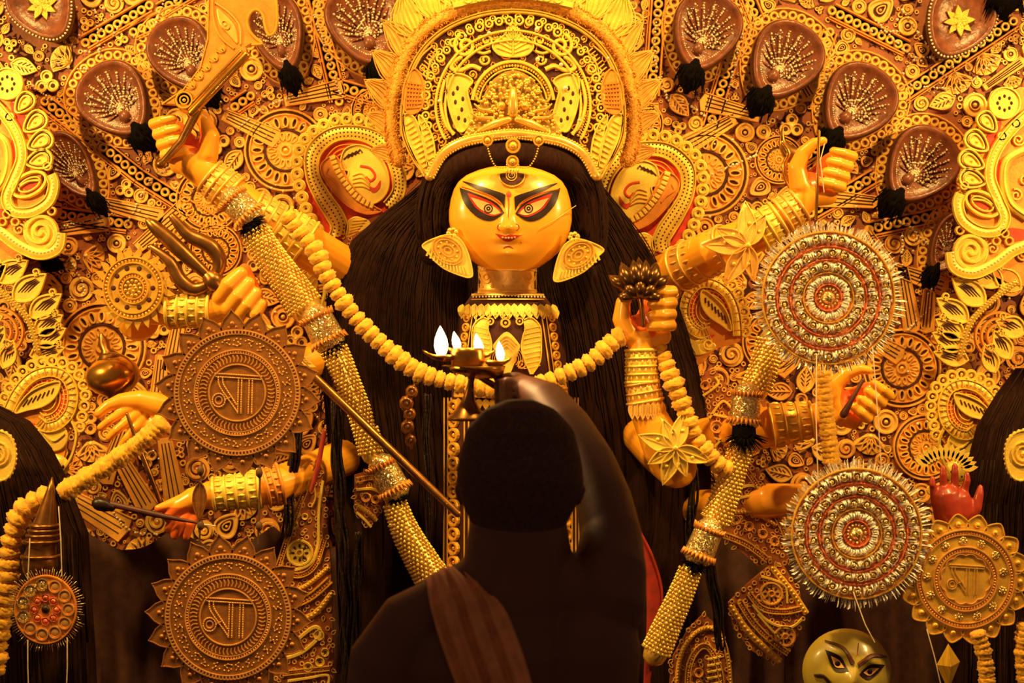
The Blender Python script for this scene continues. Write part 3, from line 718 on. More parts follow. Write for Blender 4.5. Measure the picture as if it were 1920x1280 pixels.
def tp(name, mt, fn, par=None):
    q = B(960, 640, TY); q.conf = torso_d; fn(q); return q.obj(name, mt, par or torso)
def hrow(y, xl, xr, n=18): return [(xl + (xr - xl) * i / n, y) for i in range(n + 1)]
def collar(q):
    q.lens(hrow(500, 897, 1006), hrow(550, 896, 1006), 6, 2)
    for y, w_ in ((501, 4), (508, 3), (546, 4), (553, 5), (562, 3)): q.stroke(hrow(y, 896 if y < 548 else 884, 1007 if y < 548 else 1020), w_, 4, 2)
    for i in range(4): q.stroke(arc(911 + i * 27, 512, 13, 0, PI, 10, 20), 3, 3, 2); q.ring(911 + i * 27, 520, 5, 2.4, 3, 2, 10)
    for i in range(6): q.dome(904 + i * 19, 538, 3.4, 3, 2)
tp('neck_collar', 'gilt_light', collar)
tp('collar_glass', 'glass_bead', lambda q: [q.dome(900 + i * 6, 504, 2, 2, 3) for i in range(18)] + [q.dome(888 + i * 6, 557 - (abs(i - 11) < 3) * 2, 2.2, 2.4, 4) for i in range(23)])
def frill(q):
    for r in range(2):
        for i in range(15):
            x = 868 + i * 12 + r * 5 - (r * 2); y = 570 + r * 7
            q.plate(xf(leafo(24 - 2 * r, 15, 6), x, y, PI / 2 + (x - 952) * -.003), 1 + (1 - r), 5 + 2 * (1 - r)); q.stroke(xf([(3, 0), (18, 0)], x, y, PI / 2), 2, 3, 5)
tp('blouse_frill', 'yellow_gilt', frill)
for s_ in (-1, 1):
    for k_, w_ in ((62, 3), (70, 2.4)): tp('border_line', 'gilt_light', lambda q: q.stroke([(955 + s_ * (k_ - 2 + 18 * t), 590 + 130 * t) for t in [i / 10 for i in range(11)]], w_, 3, 1))
rs = B(0, 0, TY); rs.ring(0, 0, 6, 4, 4, 0, 14); rs.dome(0, 0, 2.4, 2, 1); rso = rs.obj('border_ring', 'gold_foil')
for s_ in (-1, 1):
    for i in range(8):
        x, y = 955 + s_ * (78 + 16 * i / 7), 596 + i * 17.5; o = put(rso, x, y, TY - (torso_d(x, y) + 1) * kk(TY), 0, 1.1, torso, 'border_ring'); o.rotation_euler = (0, 0, s_ * .75)
def fish(q):
    q.lens(cat([(925, 646), (950, 622), (975, 646)], 6), cat([(925, 650), (950, 706), (975, 650)], 6), 5, 3)
    for s_ in (-1, 1):
        up = cat([(950 + s_ * 32, 600), (950 + s_ * 46, 596), (950 + s_ * 62, 612), (950 + s_ * 64, 640), (950 + s_ * 62, 676), (950 + s_ * 48, 700)], 4); lo = cat([(950 + s_ * 32, 604), (950 + s_ * 34, 618), (950 + s_ * 30, 630), (950 + s_ * 27, 650), (950 + s_ * 32, 672), (950 + s_ * 44, 700)], 4)
        q.lens(up, lo, 4, 3); q.stroke(up, 2.6, 3, 3); q.stroke(lo, 2.6, 3, 3)
        for i in range(9): q.stroke([(950 + s_ * (32 + (i % 2)), 618 + i * 9), (950 + s_ * 62, 612 + i * 9)], 2, 2, 3)
tp('fish_emblem', 'yellow_gilt', fish)
def fish2(q):
    for k_ in range(4): q.stroke(cat([(930 + k_ * 3, 646 + k_ * 4), (950, 630 + k_ * 6), (970 - k_ * 3, 646 + k_ * 4)], 5), 2, 2, 4)
    for s_ in (-1, 1):
        for i in range(5): q.stroke(arc(950 + s_ * 8, 672, 6 + i * 4, -.9 if s_ > 0 else PI - .9, .9 if s_ > 0 else PI + .9, 8), 1.6, 2, 4)
    for x, y, r in ((920, 603, 8), (974, 603, 8), (948, 606, 10), (978, 682, 9), (924, 690, 9), (948, 592, 6)): q.ring(x, y, r * .75, r * .5, 4, 1, 14); q.dome(x, y, r * .3, 3, 2)
    for i in range(9): q.plate(xf(leafo(16, 9, 4), 908 + i * 10, 712 + abs(i - 4) * -1.5, PI / 2), 1, 4)
tp('emblem_lines', 'gold_foil', fish2)
# waist girdle and skirt panels down the front
def girdle(q):
    q.lens(hrow(712, 856, 1060), hrow(742, 850, 1066), 3, 2)
    for y in (712, 727, 742): q.stroke(hrow(y, 852, 1064), 4, 4, 2)
    for i in range(16): q.plate(xf(leafo(22, 14, 5), 860 + i * 13, 744, PI / 2), 1, 4)
tp('girdle', 'gold_foil', girdle)
def skirt_side(q):
    for xs in ((833, 840, 846), (1084, 1078, 1071), (1066, 1062), (872, 880)):
        for x in xs: q.stroke([(x + (956 - x) * .0 , y) for y in range(745, 1500, 15)], 3.4, 3, 1)
tp('skirt_braid', 'gilt_light', skirt_side)
for s_ in (-1, 1):
    for i in range(19):
        x, y = 956 + s_ * 104, 762 + i * 26.5; o = put(rso, x, y, TY - (torso_d(x, y) + 1) * kk(TY), 0, 1.75, torso, 'skirt_ring'); o.rotation_euler = (0, 0, s_ * .7)
drop(rso)
def skirt_mid(q):
    for y in range(770, 1480, 44):
        q.stroke(cat([(890, y), (920, y + 16), (956, y), (992, y + 16), (1022, y)], 5), 4, 3, 1)
        for x in (905, 938, 974, 1007): q.ring(x, y + 26, 8, 4, 3, 1, 12)
tp('skirt_scrolls', 'gold_foil', skirt_mid)
# ------------------------------------------------------------------ crown
AX = 962
def mir(p): return mirx(p, AX)
crown = empty('crown', AX, 300, .06, 'tall golden filigree crown with feather plumes on the idol head', 'crown')
CYD = .06
def cp(name, mt, fn, par=None, Y=CYD, both=False):
    for m in ((False, True) if both else (False,)):
        q = B(AX, 300, Y); q.mm = (lambda p: mirx(p, AX)) if m else (lambda p: p); fn(q); o = q.obj(name, mt, par or crown)
    return o
half = [(962, 18), (905, 24), (845, 46), (800, 80), (770, 125), (755, 180), (752, 225), (757, 262), (775, 300), (803, 340)]
outer = cat(half, 6)
full = outer[::-1] + mir(outer)[1:]
cp('crown_back', 'dark_slit', lambda q: q.plate(full + [(1110, 322), (1085, 290), (1040, 262), (962, 250), (884, 262), (838, 290), (814, 322)], -10, 0))
def archpath(sx, sy, y0, n=40, cy=205, k=1.0): return [(AX + sx * math.cos(PI + PI * i / n) , cy + sy * math.sin(PI + PI * i / n)) for i in range(n + 1)]
cp('crown_edge', 'gold_foil', lambda q: (q.stroke(off(full, 5), 6, 7, 0), q.stroke(full, 4, 10, -4)))
# inner arch: two rails and a bead row between
rail = lambda r: [(AX + (150 - r) * math.cos(t) * (1 if abs(math.cos(t)) < 2 else 1), 205 + (150 - r) * math.sin(t)) for t in [PI - .5 + (PI + 1.0) * i / 50 for i in range(51)]]
def railp(r):
    o = []
    for i in range(51):
        t = PI * .84 + PI * 1.32 * i / 50; rr = 145 - r; o.append((AX + rr * 1.0 * math.cos(t), 200 + rr * .98 * math.sin(t) * (1.0 if math.sin(t) < 0 else .9)))
    return o
cp('arch_rail', 'yellow_gilt', lambda q: q.stroke(railp(0), 6, 8, 0)); cp('arch_rail', 'yellow_gilt', lambda q: q.stroke(railp(18), 6, 8, 0))
cp('arch_beads', 'gold_bead', lambda q: (beads(q, railp(9), 3, 5.4, 1), beads(q, railp(4), 1.8, 5, 1)), )
# rings between rail and edge
rg = B(0, 0, CYD); rg.ring(0, 0, 7, 5, 6, 0, 14); rg.dome(0, 0, 2.4, 3, 2); rgo = rg.obj('crown_ring', 'yellow_gilt')
for p in resample([(a[0] * .5 + b_[0] * .5, a[1] * .5 + b_[1] * .5) for a, b_ in zip(railp(-30), railp(-10))], 19):
    if p[1] < 245: put(rgo, p[0], p[1], CYD, 0, R.uniform(.8, 1.05), crown, 'crown_ring')
for p in resample([(a[0], a[1]) for a in railp(-30)], 24):
    if p[1] < 150: put(rgo, p[0], p[1] + 2, CYD, 0, .72, crown, 'crown_ring')
drop(rgo)
cl = B(0, 0, CYD); cl.stroke(spiral(0, 0, 1.5, 8, 0, 1.4, 16), 3.6, 4, -1); cl.dome(0, 0, 2, 3, 0, 6, 2); clo = cl.obj('filigree_curl', 'gold_foil'); cl2 = B(0, 0, CYD); cl2.stroke(leafo(17, 9, 5), 2.6, 4, -1, True); clo2 = cl2.obj('filigree_leaf', 'orange_gilt'); rc = random.Random(6); got = []
pol_ = off(full, 12) if inside(off(full, 12)[len(full) // 3], full) else off(full, -12)
for _ in range(4000):
    x, y = rc.uniform(750, 1175), rc.uniform(20, 320)
    if inside((x, y), pol_) and not (y > 250 and 830 < x < 1094) and all((x - u_) ** 2 + (y - v_) ** 2 > 16.5 ** 2 for u_, v_ in got):
        got.append((x, y)); k_ = rc.random() < .7; put(clo if k_ else clo2, x, y, CYD, rc.uniform(0, 6.28), rc.uniform(.8, 1.1), crown, 'filigree_curl' if k_ else 'filigree_leaf')
drop(clo); drop(clo2)
# leaf on the arch top
lf = cat([(962, 44), (978, 66), (1000, 84), (992, 100), (975, 106), (949, 106), (932, 100), (924, 84), (946, 66)], 4, True)
cp('top_leaf', 'yellow_gilt', lambda q: (q.plate(lf, -2, 5, 2), [q.stroke([(962 + s_ * 3, 100 - i * 7), (962 + s_ * (30 - i * 4.5), 90 - i * 9)], 2.6, 3, 4) for s_ in (-1, 1) for i in range(6)], q.stroke([(962, 104), (962, 54)], 3, 4, 4), q.stroke(lf, 4, 4, 3, True)))
def curl(q):
    q.stroke(q.mm(spiral(872, 86, 4, 22, 1.2, 1.5, 30)), 8, 7, 0); q.stroke(q.mm(cat([(866, 106), (850, 116), (846, 128), (862, 132), (884, 124), (902, 130)], 5)), 9, 6, 0)
    q.stroke(q.mm(spiral(912, 76, 3, 11, 0, 1.2, 16)), 5, 6, 0); q.stroke(q.mm(spiral(910, 112, 3, 10, 2, 1.2, 16)), 5, 6, 0); q.stroke(q.mm(cat([(920, 96), (906, 100), (892, 96)], 5)), 6, 6, 0)
cp('curl_scroll', 'yellow_gilt', curl, both=True)
def peacock(q):
    o = q.mm(cat([(842, 142), (866, 140), (886, 152), (876, 170), (882, 196), (886, 220), (872, 244), (860, 246), (850, 226), (842, 200), (838, 168)], 4, True)); q.plate(o, -1, 5, 2); q.stroke(o, 4, 4, 4, True)
    for x, y in ((858, 166), (868, 186), (854, 192), (866, 206), (860, 222), (872, 226), (850, 176)): a = q.mm([(x, y)])[0]; q.m = 1; q.dome(a[0], a[1], 3, 1.4, 5, 7, 2, 5); q.m = 0
cp('peacock_scroll', ['yellow_gilt', 'dark_slit'], peacock, both=True)
def beard(q):
    q.stroke(q.mm(cat([(834, 150), (826, 190), (836, 232), (852, 252)], 6)), 8, 7, 0); q.stroke(q.mm(cat([(900, 150), (890, 170), (898, 190), (914, 184)], 6)), 6, 7, 0)
cp('side_rail', 'yellow_gilt', beard, both=True)
cp('inner_arch', 'yellow_gilt', lambda q: (q.stroke(arc(962, 196, 76, PI * 1.03, PI * 1.97, 36, 80), 8, 9, 0), q.stroke(arc(962, 198, 64, PI * 1.05, PI * 1.95, 36, 68), 4, 9, 0)))
cp('inner_arch_beads', 'gold_bead', lambda q: beads(q, arc(962, 197, 70, PI * 1.04, PI * 1.96, 36, 74), 2.8, 5.4, 4))
def heap(q):                                             # dense golden bead work over the brow
    rr = random.Random(4); pol = cat([(962, 132), (1000, 150), (1022, 190), (1034, 215), (1050, 245), (1062, 275), (1020, 262), (962, 250), (904, 262), (862, 275), (874, 245), (890, 215), (902, 190), (924, 150)], 4, True)
    q.plate(pol, -4, 3)
    for i in range(900):
        x, y = rr.uniform(850, 1074), rr.uniform(130, 278)
        if inside((x, y), pol): q.dome(x, y, rr.uniform(2.2, 4.2), None, 3 + 9 * math.exp(-((x - 962) / 55) ** 2 - ((y - 200) / 60) ** 2), 6, 2)
    for s_ in (-1, 1):
        q.tube([(962 + s_ * 8, 226, 16), (962 + s_ * 34, 234, 15), (962 + s_ * 62, 246, 10)], [6, 8, 5], 8); q.dome(962 + s_ * 22, 200, 9, 12, 8, 10, 3)
        q.tube([(962 + s_ * 40, 210, 10), (962 + s_ * 62, 206, 9), (962 + s_ * 72, 196, 8)], [3, 3, 1.5], 6); q.tube([(962 + s_ * 40, 222, 10), (962 + s_ * 66, 222, 9), (962 + s_ * 80, 212, 8)], [3, 3, 1.5], 6)
    q.tube([(962, 170, 12), (962, 190, 20), (962, 212, 16)], [6, 9, 10], 9)
cp('bead_mask', 'gold_bead', heap, Y=CYD - .012)
def rim_beads(q):
    pa = cat([(806, 330), (830, 290), (866, 268), (910, 258), (962, 252), (1014, 258), (1058, 268), (1094, 290), (1118, 330)], 8); q.tube([(x, y, 3) for x, y in pa], 10, 8)
    for o_ in (-8, -3, 3, 8): beads(q, off(pa, o_), 3, 5.6, 10 - abs(o_) * .4)
cp('brow_roll', 'gold_bead', rim_beads, Y=CYD - .03)
# fish shaped side pieces, long tail feathers
def fishside(q):
    o = q.mm(cat([(776, 130), (792, 148), (796, 178), (788, 206), (768, 214), (756, 196), (758, 160)], 5, True)); q.plate(o, -1, 6, 2); q.stroke(o, 4, 4, 4, True)
    for i in range(5): q.stroke(q.mm([(764 + i * 6, 150 + i * 2), (762 + i * 5, 206 - i * 2)]), 2, 2, 6)
    for i in range(7): q.stroke(q.mm([(762, 156 + i * 8), (790, 160 + i * 7)]), 2, 2, 6)
cp('side_oval', 'orange_gilt', fishside, both=True)
cp('side_ladder', 'gilt_light', lambda q: (q.stroke(q.mm(cat([(812, 86), (790, 106), (776, 132)], 6)), 4, 6, 0), q.stroke(q.mm(cat([(824, 96), (806, 120), (800, 150)], 6)), 4, 6, 0), [q.stroke(q.mm([(812 - i * 4.2, 90 + i * 6), (822 - i * 3, 98 + i * 7)]), 3, 4, 0) for i in range(9)]), both=True)
def tailf(q):
    for o, n in ((cat([(756, 220), (772, 216), (790, 246), (800, 290), (804, 340), (786, 312), (766, 268)], 4, True), 12), (cat([(786, 216), (800, 232), (812, 262), (816, 300), (806, 322), (796, 280), (788, 240)], 4, True), 8)):
        q.plate(q.mm(o), -2, 4, 1.5); q.stroke(q.mm(o), 4, 4, 3, True)
        x0, y0 = o[0]; xe, ye = (804, 336) if n == 12 else (808, 316)
        for i in range(n):
            t = (i + 1) / (n + 1); c = (x0 + (xe - x0) * t + 8, y0 + (ye - y0) * t); q.stroke(q.mm([(c[0] - 7, c[1] + 6), (c[0] + 6, c[1] - 2)]), 2.4, 2.6, 4)
cp('tail_feather', 'yellow_gilt', tailf, both=True)
cp('side_scrolls', 'gold_foil', lambda q: [q.stroke(q.mm(spiral(x, y, 2, r, a, 1.3, 16)), 4.4, 6, 0) for x, y, r, a in ((814, 168, 9, 0), (808, 192, 8, 2), (812, 214, 9, 1), (820, 240, 9, 3), (828, 264, 10, 0), (836, 284, 9, 1), (822, 150, 8, 2), (816, 132, 8, 0))], both=True)
cp('crown_stones', 'glass_bead', lambda q: [q.dome(x, y, r, r, 6, 10, 3) for x, y, r in ((917, 63, 4), (1007, 56, 5), (1008, 112, 4.5), (935, 152, 5), (1060, 166, 5), (824, 190, 3.5), (1086, 226, 3.5), (1052, 122, 4), (873, 68, 3), (1140, 110, 3))])
# fuzzy orange arch behind, with feather plumes
arcpath = cat([(748, 300), (736, 255), (737, 190), (754, 120), (792, 62), (850, 26), (910, 12), (962, 8)], 6); arcf = arcpath + mir(arcpath)[::-1][1:]
def fuzz(q):
    rr = random.Random(9); q.tube([(x, y, 0) for x, y in arcf], 15, 9)
    for i in range(4200):
        p = arcf[rr.randrange(len(arcf))]; a = rr.uniform(0, PI * 2); e = rr.uniform(.2, 1.0)
        x, y = p[0] + rr.uniform(-12, 12), p[1] + rr.uniform(-12, 12); dx, dy = 8 * math.cos(a), 8 * math.sin(a)
        q.tube([(x, y, 9), (x + dx, y + dy, 9 + 7 * e)], [1.3, .3], 3, False)
cp('fur_trim', 'fur_orange', fuzz, Y=.14)
def plume(q, L=92, W=44, n=7, bend=10):
    o = leafo(L, W, 10, bend); q.plate(o, -3, 3, 1.5); q.stroke(o, 4, 4, 2, True)
    for i in range(n):
        s_ = (i - (n - 1) / 2) / n
        q.stroke([(L * t, W * s_ * math.sin(PI * t ** .8) * 1.5 + bend * math.sin(PI * t)) for t in (.08, .25, .45, .65, .82, .94)], 2.8, 3, 3)
pq = B(0, 0, .17); plume(pq); pla = pq.obj('feather_plume', 'gilt_light')
pq = B(0, 0, .17); plume(pq, 92, 52, 8, -8); plb = pq.obj('feather_plume', 'yellow_gilt')
for i, (x, y, a, s_, m_) in enumerate(((744, 300, 200, .6, 0), (738, 250, 215, .7, 0), (738, 205, 225, .85, 0), (748, 160, 232, .9, 0), (764, 112, 238, .95, 0), (786, 72, 250, 1.0, 1), (822, 40, 262, 1.1, 1), (866, 22, 265, 1.15, 1), (916, 10, 268, 1.1, 1))):
    for f_ in (False, True):
        aa = math.radians(a); xx = x
        if f_: xx, aa = 2 * AX - x, PI - aa
        o = put(plb if m_ else pla, xx, y, .17, aa, s_, crown, 'feather_plume')
        if f_: o.scale = (s_, s_, -s_)
put(plb, 962, 8, .17, math.radians(270), 1.2, crown, 'feather_plume'); drop(pla); drop(plb)
cp('top_band', 'yellow_gilt', lambda q: (q.stroke(cat([(850, 12), (905, 0), (962, -6), (1019, 0), (1074, 12)], 6), 14, 7, 0), [q.ring(878 + i * 21, 1 - 8 * math.sin(PI * i / 8), 6, 4, 5, 5, 12) for i in range(9)]), Y=.12)

# ------------------------------------------------------------------ big paisley ornaments beside the head
def paisley(T, name_label, flipx, Y=.3):
    """T maps the photo pixels of the left ornament to the place of this one"""
    rt = empty('paisley_ornament', *T([(655, 330)])[0], Y, name_label, 'ornament', 'paisley ornaments beside the head')
    c0 = T([(655, 330)])[0]
    def part(n, mt, fn): q = B(c0[0], c0[1], Y); fn(q); return q.obj(n, mt, rt)
    body = cat([(606, 458), (590, 430), (572, 395), (556, 350), (551, 300), (566, 262), (596, 234), (636, 222), (680, 226), (718, 248), (744, 284), (758, 330), (752, 372), (726, 396), (690, 410), (650, 440)], 5, True)
    part('base_plate', 'red_paint', lambda q: q.plate(T(body), -14, 0))
    bo = cat([(632, 448), (640, 425), (628, 398), (604, 368), (586, 332), (584, 298), (598, 268), (628, 250), (668, 248), (706, 262), (734, 290), (748, 328), (748, 362), (728, 388)], 6); bi = cat([(612, 450), (622, 428), (612, 408), (594, 378), (576, 338), (572, 292), (588, 262), (622, 240), (668, 236), (712, 248), (742, 280), (759, 326), (757, 368), (734, 396)], 6)
    bi2 = cat([(650, 440), (652, 420), (640, 392), (616, 358), (600, 330), (598, 302), (610, 280), (634, 264), (668, 262), (700, 274), (724, 300), (736, 332), (736, 358), (720, 380)], 6)
    part('border_band', 'yellow_gilt', lambda q: (q.band(T(bi), T(bi2), -1, 6, rows=2), q.stroke(T(bi), 4, 9, 0), q.stroke(T(bi2), 4, 9, 0)))
    part('pierced_holes', 'dark_slit', lambda q: [q.dome(p[0], p[1], 1.7, 1.2, 6, 6, 2) for t in (.22, .5, .78) for p in resample(T([(a[0] + (c[0] - a[0]) * t, a[1] + (c[1] - a[1]) * t) for a, c in zip(bi, bi2)]), 7)])
    sc = B(0, 0, Y); sc.plate(ell(0, 0, 12.5, 12.5, 18), -4, 4, 1.5); sc.ring(0, 0, 7, 3, 3, 4, 14); sc.m = 1; sc.dome(0, 0, 2.6, 1, 4); sco = sc.obj('scallop_disc', ['yellow_gilt', 'dark_slit'])
    for p in resample(cat([(610, 448), (594, 428), (576, 396), (562, 352), (557, 304), (568, 268), (592, 244), (626, 227), (668, 224), (708, 234), (736, 262), (752, 300)], 6), 22.5):
        a = T([p])[0]; put(sco, a[0], a[1], Y - .003, 0, 1, rt, 'scallop_disc')
    drop(sco)
    inn = cat([(640, 300), (648, 280), (672, 272), (700, 282), (722, 310), (730, 345), (718, 372), (692, 384), (664, 372), (650, 348), (654, 322), (642, 318)], 5, True)
    part('inner_bird', 'yellow_gilt', lambda q: (q.plate(T(inn), -1, 7, 2), q.stroke(T(inn), 3.5, 4, 6, True)))
    part('bird_slits', 'dark_slit', lambda q: [q.stroke(T([(645 + i * 7, 300 - i * 3), (655 + i * 7, 290 - i * 3), (662 + i * 6, 293 - i * 2)]), 3, 1, 7.5) for i in range(4)])
    part('bird_curl', 'red_paint', lambda q: (q.stroke(T(cat([(676, 312), (694, 316), (704, 330), (696, 340), (686, 332)], 5)), 5, 1.6, 7), q.plate(T(cat([(692, 350), (704, 352), (714, 338), (712, 354), (700, 362)], 4, True)), 5, 8)))
    part('bird_lines', 'gold_foil', lambda q: [q.stroke(T(cat([(662, 330 + i * 7), (680, 326 + i * 8), (694, 344 + i * 4)], 5)), 2.4, 3, 6) for i in range(4)])
    body2 = cat([(626, 292), (640, 306), (652, 334), (672, 362), (704, 388), (716, 396), (690, 402), (658, 390), (628, 362), (606, 330), (604, 308)], 5, True)
    part('inner_serpent', 'orange_gilt', lambda q: (q.plate(T(body2), -1, 9, 2), q.stroke(T(body2), 3, 4, 8, True), q.stroke(T(cat([(616, 316), (612, 328), (626, 338), (636, 350)], 5)), 4, 2, 9)))
    lad = cat([(624, 296), (634, 322), (652, 350), (676, 374), (714, 392)], 6)
    lb = B(0, 0, Y); lb.plate([(-5.5, -3.4), (5.5, -3.4), (5.5, 3.4), (-5.5, 3.4)], 0, 4, 1.2); lbo = lb.obj('serpent_scale', 'yellow_gilt'); rsn = resample(T(lad), 9.2)
    for a, c in zip(rsn, rsn[1:]): put(lbo, a[0], a[1], Y - 9 * kk(Y), math.atan2(c[1] - a[1], c[0] - a[0]) + PI / 2, 1, rt, 'serpent_scale')
    drop(lbo)
    for k_ in range(3): part('line_work', 'gold_foil', lambda q: q.stroke(T(cat([(620 + k_ * 5, 430 - k_ * 18), (606 + k_ * 6, 350 - k_ * 4), (604 + k_ * 7, 312), (630 + k_ * 4, 276 + k_ * 7), (668, 270 + k_ * 6)], 6)), 2.6, 4, 0))
    fan = cat([(650, 446), (648, 420), (666, 406), (690, 412), (694, 424), (674, 436)], 4, True)
    part('tail_fan', 'yellow_gilt', lambda q: (q.plate(T(fan), -1, 6, 1.5), [q.stroke(T([(654 + i * 2, 438 - i * 6), (672 + i * 4, 432 - i * 5)]), 3, 3, 5) for i in range(5)]))
    return rt
paisley(lambda p: list(p), 'yellow scalloped paisley ornament on the left of the idol head', False)
paisley(lambda p: [(1875 - x, y + 30) for x, y in p], 'yellow scalloped paisley ornament on the right of the idol head', True)
# ------------------------------------------------------------------ the idol's arms and what the hands hold
def hand_chains(cx, cy, sc, ang, flip, d0=0):
    ca, sa = math.cos(ang), math.sin(ang)
    def T(p):
        x, y = p[0] * (-sc if flip else sc), p[1] * sc; return (cx + x * ca - y * sa, cy + x * sa + y * ca, d0 + p[2] * sc, p[3] * sc)
    ch = [[(32, 36, -10, 17), (6, 46, -6, 21), (-24, 36, -2, 21), (-40, 8, 2, 17), (-39, -20, 8, 13), (-27, -42, 14, 10), (-14, -50, 17, 8)], [(22, 24, -24, 21), (8, 0, -28, 22), (18, -26, -22, 18)], [(0, 46, -8, 22), (-12, 20, -20, 20)]]
    for i in range(4):
        y = -44 + i * 19.5; ch.append([(28, y, -18, 10), (47, y + 1, -2, 10.6), (46, y + 2, 16, 10.4), (28, y + 4, 25, 9.6), (9, y + 6, 22, 8.2)])
    inv = lambda px, py: (((px - cx) * ca + (py - cy) * sa) * (-1 if flip else 1) / sc, (-(px - cx) * sa + (py - cy) * ca) / sc)
    def palm(px, py, d):
        x, y = inv(px, py); d = (d - d0) / sc; return (x + 2) ** 2 / 32 ** 2 + (y - 2) ** 2 / 42 ** 2 < 1 and d < 15 and not (x > 20 and d > 5)
    return [[T(p) for p in c] for c in ch], palm
def tubeobj(name, mt, pts, rad, par=None, Y=0., seg=10, **kw):
    q = B(pts[0][0], pts[0][1], Y); q.tube(pts, rad, seg); return q.obj(name, mt, par, **kw)
def sleeve(par, a, c, ra, rc, Y, mt='yellow_gilt', n=4, name='bracelet'):
    """engraved metal sleeve round a forearm from a to c"""
    q = B(a[0], a[1], Y); V0, V1 = Vector(a), Vector(c); ax = (V1 - V0); L = ax.length; t = ax.normalized(); nx = Vector((-t.y, t.x, 0)).normalized(); nz = t.cross(nx).normalized()
    if nz.z < 0: nz = -nz
    q.tube([tuple(V0 + ax * s_) for s_ in (0, .5, 1)], [ra + 2, (ra + rc) / 2 + 2, rc + 2], 20, False)
    def ringat(s_, w_):
        r = ra + (rc - ra) * s_ + 3; ct = V0 + ax * s_; q.tube([tuple(ct + nx * math.cos(p) * r + nz * math.sin(p) * r) for p in [2 * PI * i / 22 for i in range(22)]], w_, 6, closed=True)
    for i in range(n + 1): ringat(i / n, 3.2 if i in (0, n) else 2.2)
    for i in range(n):
        for j in range(9):
            p = -.15 + (PI + .3) * (j + .5 * (i % 2)) / 9; s_ = (i + .5) / n; r = ra + (rc - ra) * s_ + 2; ct = V0 + ax * s_ + nx * math.cos(p) * r + nz * math.sin(p) * r
            q.tube([tuple(ct - t * L / n * .26), tuple(ct), tuple(ct + t * L / n * .26)], [1.2, 3.2, 1.2], 5)
    return q.obj(name, mt, par)
def arm(chains, hx, hy, sc, ang, flip, Y, hd=0):
    hc, pf = hand_chains(hx, hy, sc, ang, flip, hd)
    return solid(chains + hc, 2.2, 'arm', ['idol_skin', 'idol_palm'], idol, hx, hy, Y, 6, 20, matfn=pf)
def star(par, x, y, d, Y, L, angs, mt='gilt_light'):
    for i, a in enumerate(angs):
        q = B(x, y, Y); l_ = L * (1.0 if i % 2 == 0 else .8); o = xf(leafo(l_, l_ * .42, 8), x, y, math.radians(a)); q.conf = lambda px, py: -((px - x) ** 2 + (py - y) ** 2) / 420.0
        q.plate(o, d - 4, d + 3, 1.4); q.stroke(o, 3, 4, d + 2, True); q.stroke(xf([(4, 0), (l_ * .86, 0)], x, y, math.radians(a)), 2.4, 3, d + 2); q.dome(*xf([(l_ * .5, 5)], x, y, math.radians(a))[0], 4, 3, d + 2)
        q.obj('star_petal', mt, par)
    q = B(x, y, Y); q.dome(x, y, 8, 8, d, 10, 3); q.obj('star_boss', 'gold_foil', par)

# upper left arm with the raised sword
AY = .06
a1 = arm([[(352, 300, -8, 30), (400, 336, -10, 30), (470, 392, -14, 36), (560, 452, -40, 42), (680, 530, -190, 44)]], 352, 260, 1.06, -.35, True, AY)
sleeve(a1, (392, 330, -9), (432, 362, -12), 32, 36, AY, 'gilt_light', 3)
sleeve(a1, (520, 424, -22), (566, 456, -31), 42, 47, AY, 'yellow_gilt', 3)
sleeve(a1, (470, 392, -14), (512, 420, -26), 37, 40, AY, 'gilt_light', 3, 'armlet')
# second left arm: fist round the trident shaft
FY2 = -.02
a2 = solid([[(452, 514, 4, 15), (432, 534, 12, 17), (412, 558, 2, 15)], [(468, 532, 6, 13), (450, 555, 14, 15), (430, 578, 4, 14)], [(482, 550, 6, 12), (466, 572, 13, 14), (448, 592, 3, 13)], [(492, 570, 4, 11), (480, 588, 10, 12.5), (466, 604, 2, 11)],
            [(440, 560, -14, 26), (466, 570, -18, 28)], [(458, 504, -6, 11), (470, 530, -4, 12), (480, 552, -10, 12)], [(440, 566, -16, 28), (396, 580, -18, 28), (340, 580, -22, 31), (250, 570, -34, 38), (240, 600, -90, 40)]], 2.2, 'arm', ['idol_skin', 'idol_palm'], idol, 450, 560, FY2, 3,
           matfn=lambda x, y, d: x - 470 > (y - 545) * .45 + 2 and d < 9)
sleeve(a2, (392, 580, -18), (314, 580, -24), 30, 33, FY2, 'yellow_gilt', 4)
# third left arm, fingers hanging over a thin staff
a3 = solid([[(330, 772, -10, 26), (290, 758, 0, 24), (262, 750, 6, 20), (228, 752, 12, 15), (206, 760, 16, 11), (190, 774, 18, 9.5)], [(262, 758, 4, 15), (236, 770, 16, 9), (212, 786, 22, 8.4), (194, 800, 20, 7.4)], [(266, 768, 2, 14), (246, 786, 18, 9), (224, 805, 22, 8.4), (209, 819, 18, 7.2)], [(272, 776, 0, 13), (258, 800, 16, 8.8), (242, 820, 18, 8.2), (230, 836, 14, 7)],
            [(310, 776, -8, 24), (286, 796, -2, 17), (270, 800, 4, 11)], [(326, 772, -12, 27), (400, 752, -30, 32), (500, 710, -80, 36), (660, 640, -220, 40)]], 2.2, 'arm', ['idol_skin', 'idol_palm'], idol, 260, 780, .04, 3, matfn=lambda x, y, d: x > 246 and y > 770 - (x - 246) * .1 and d < 10)
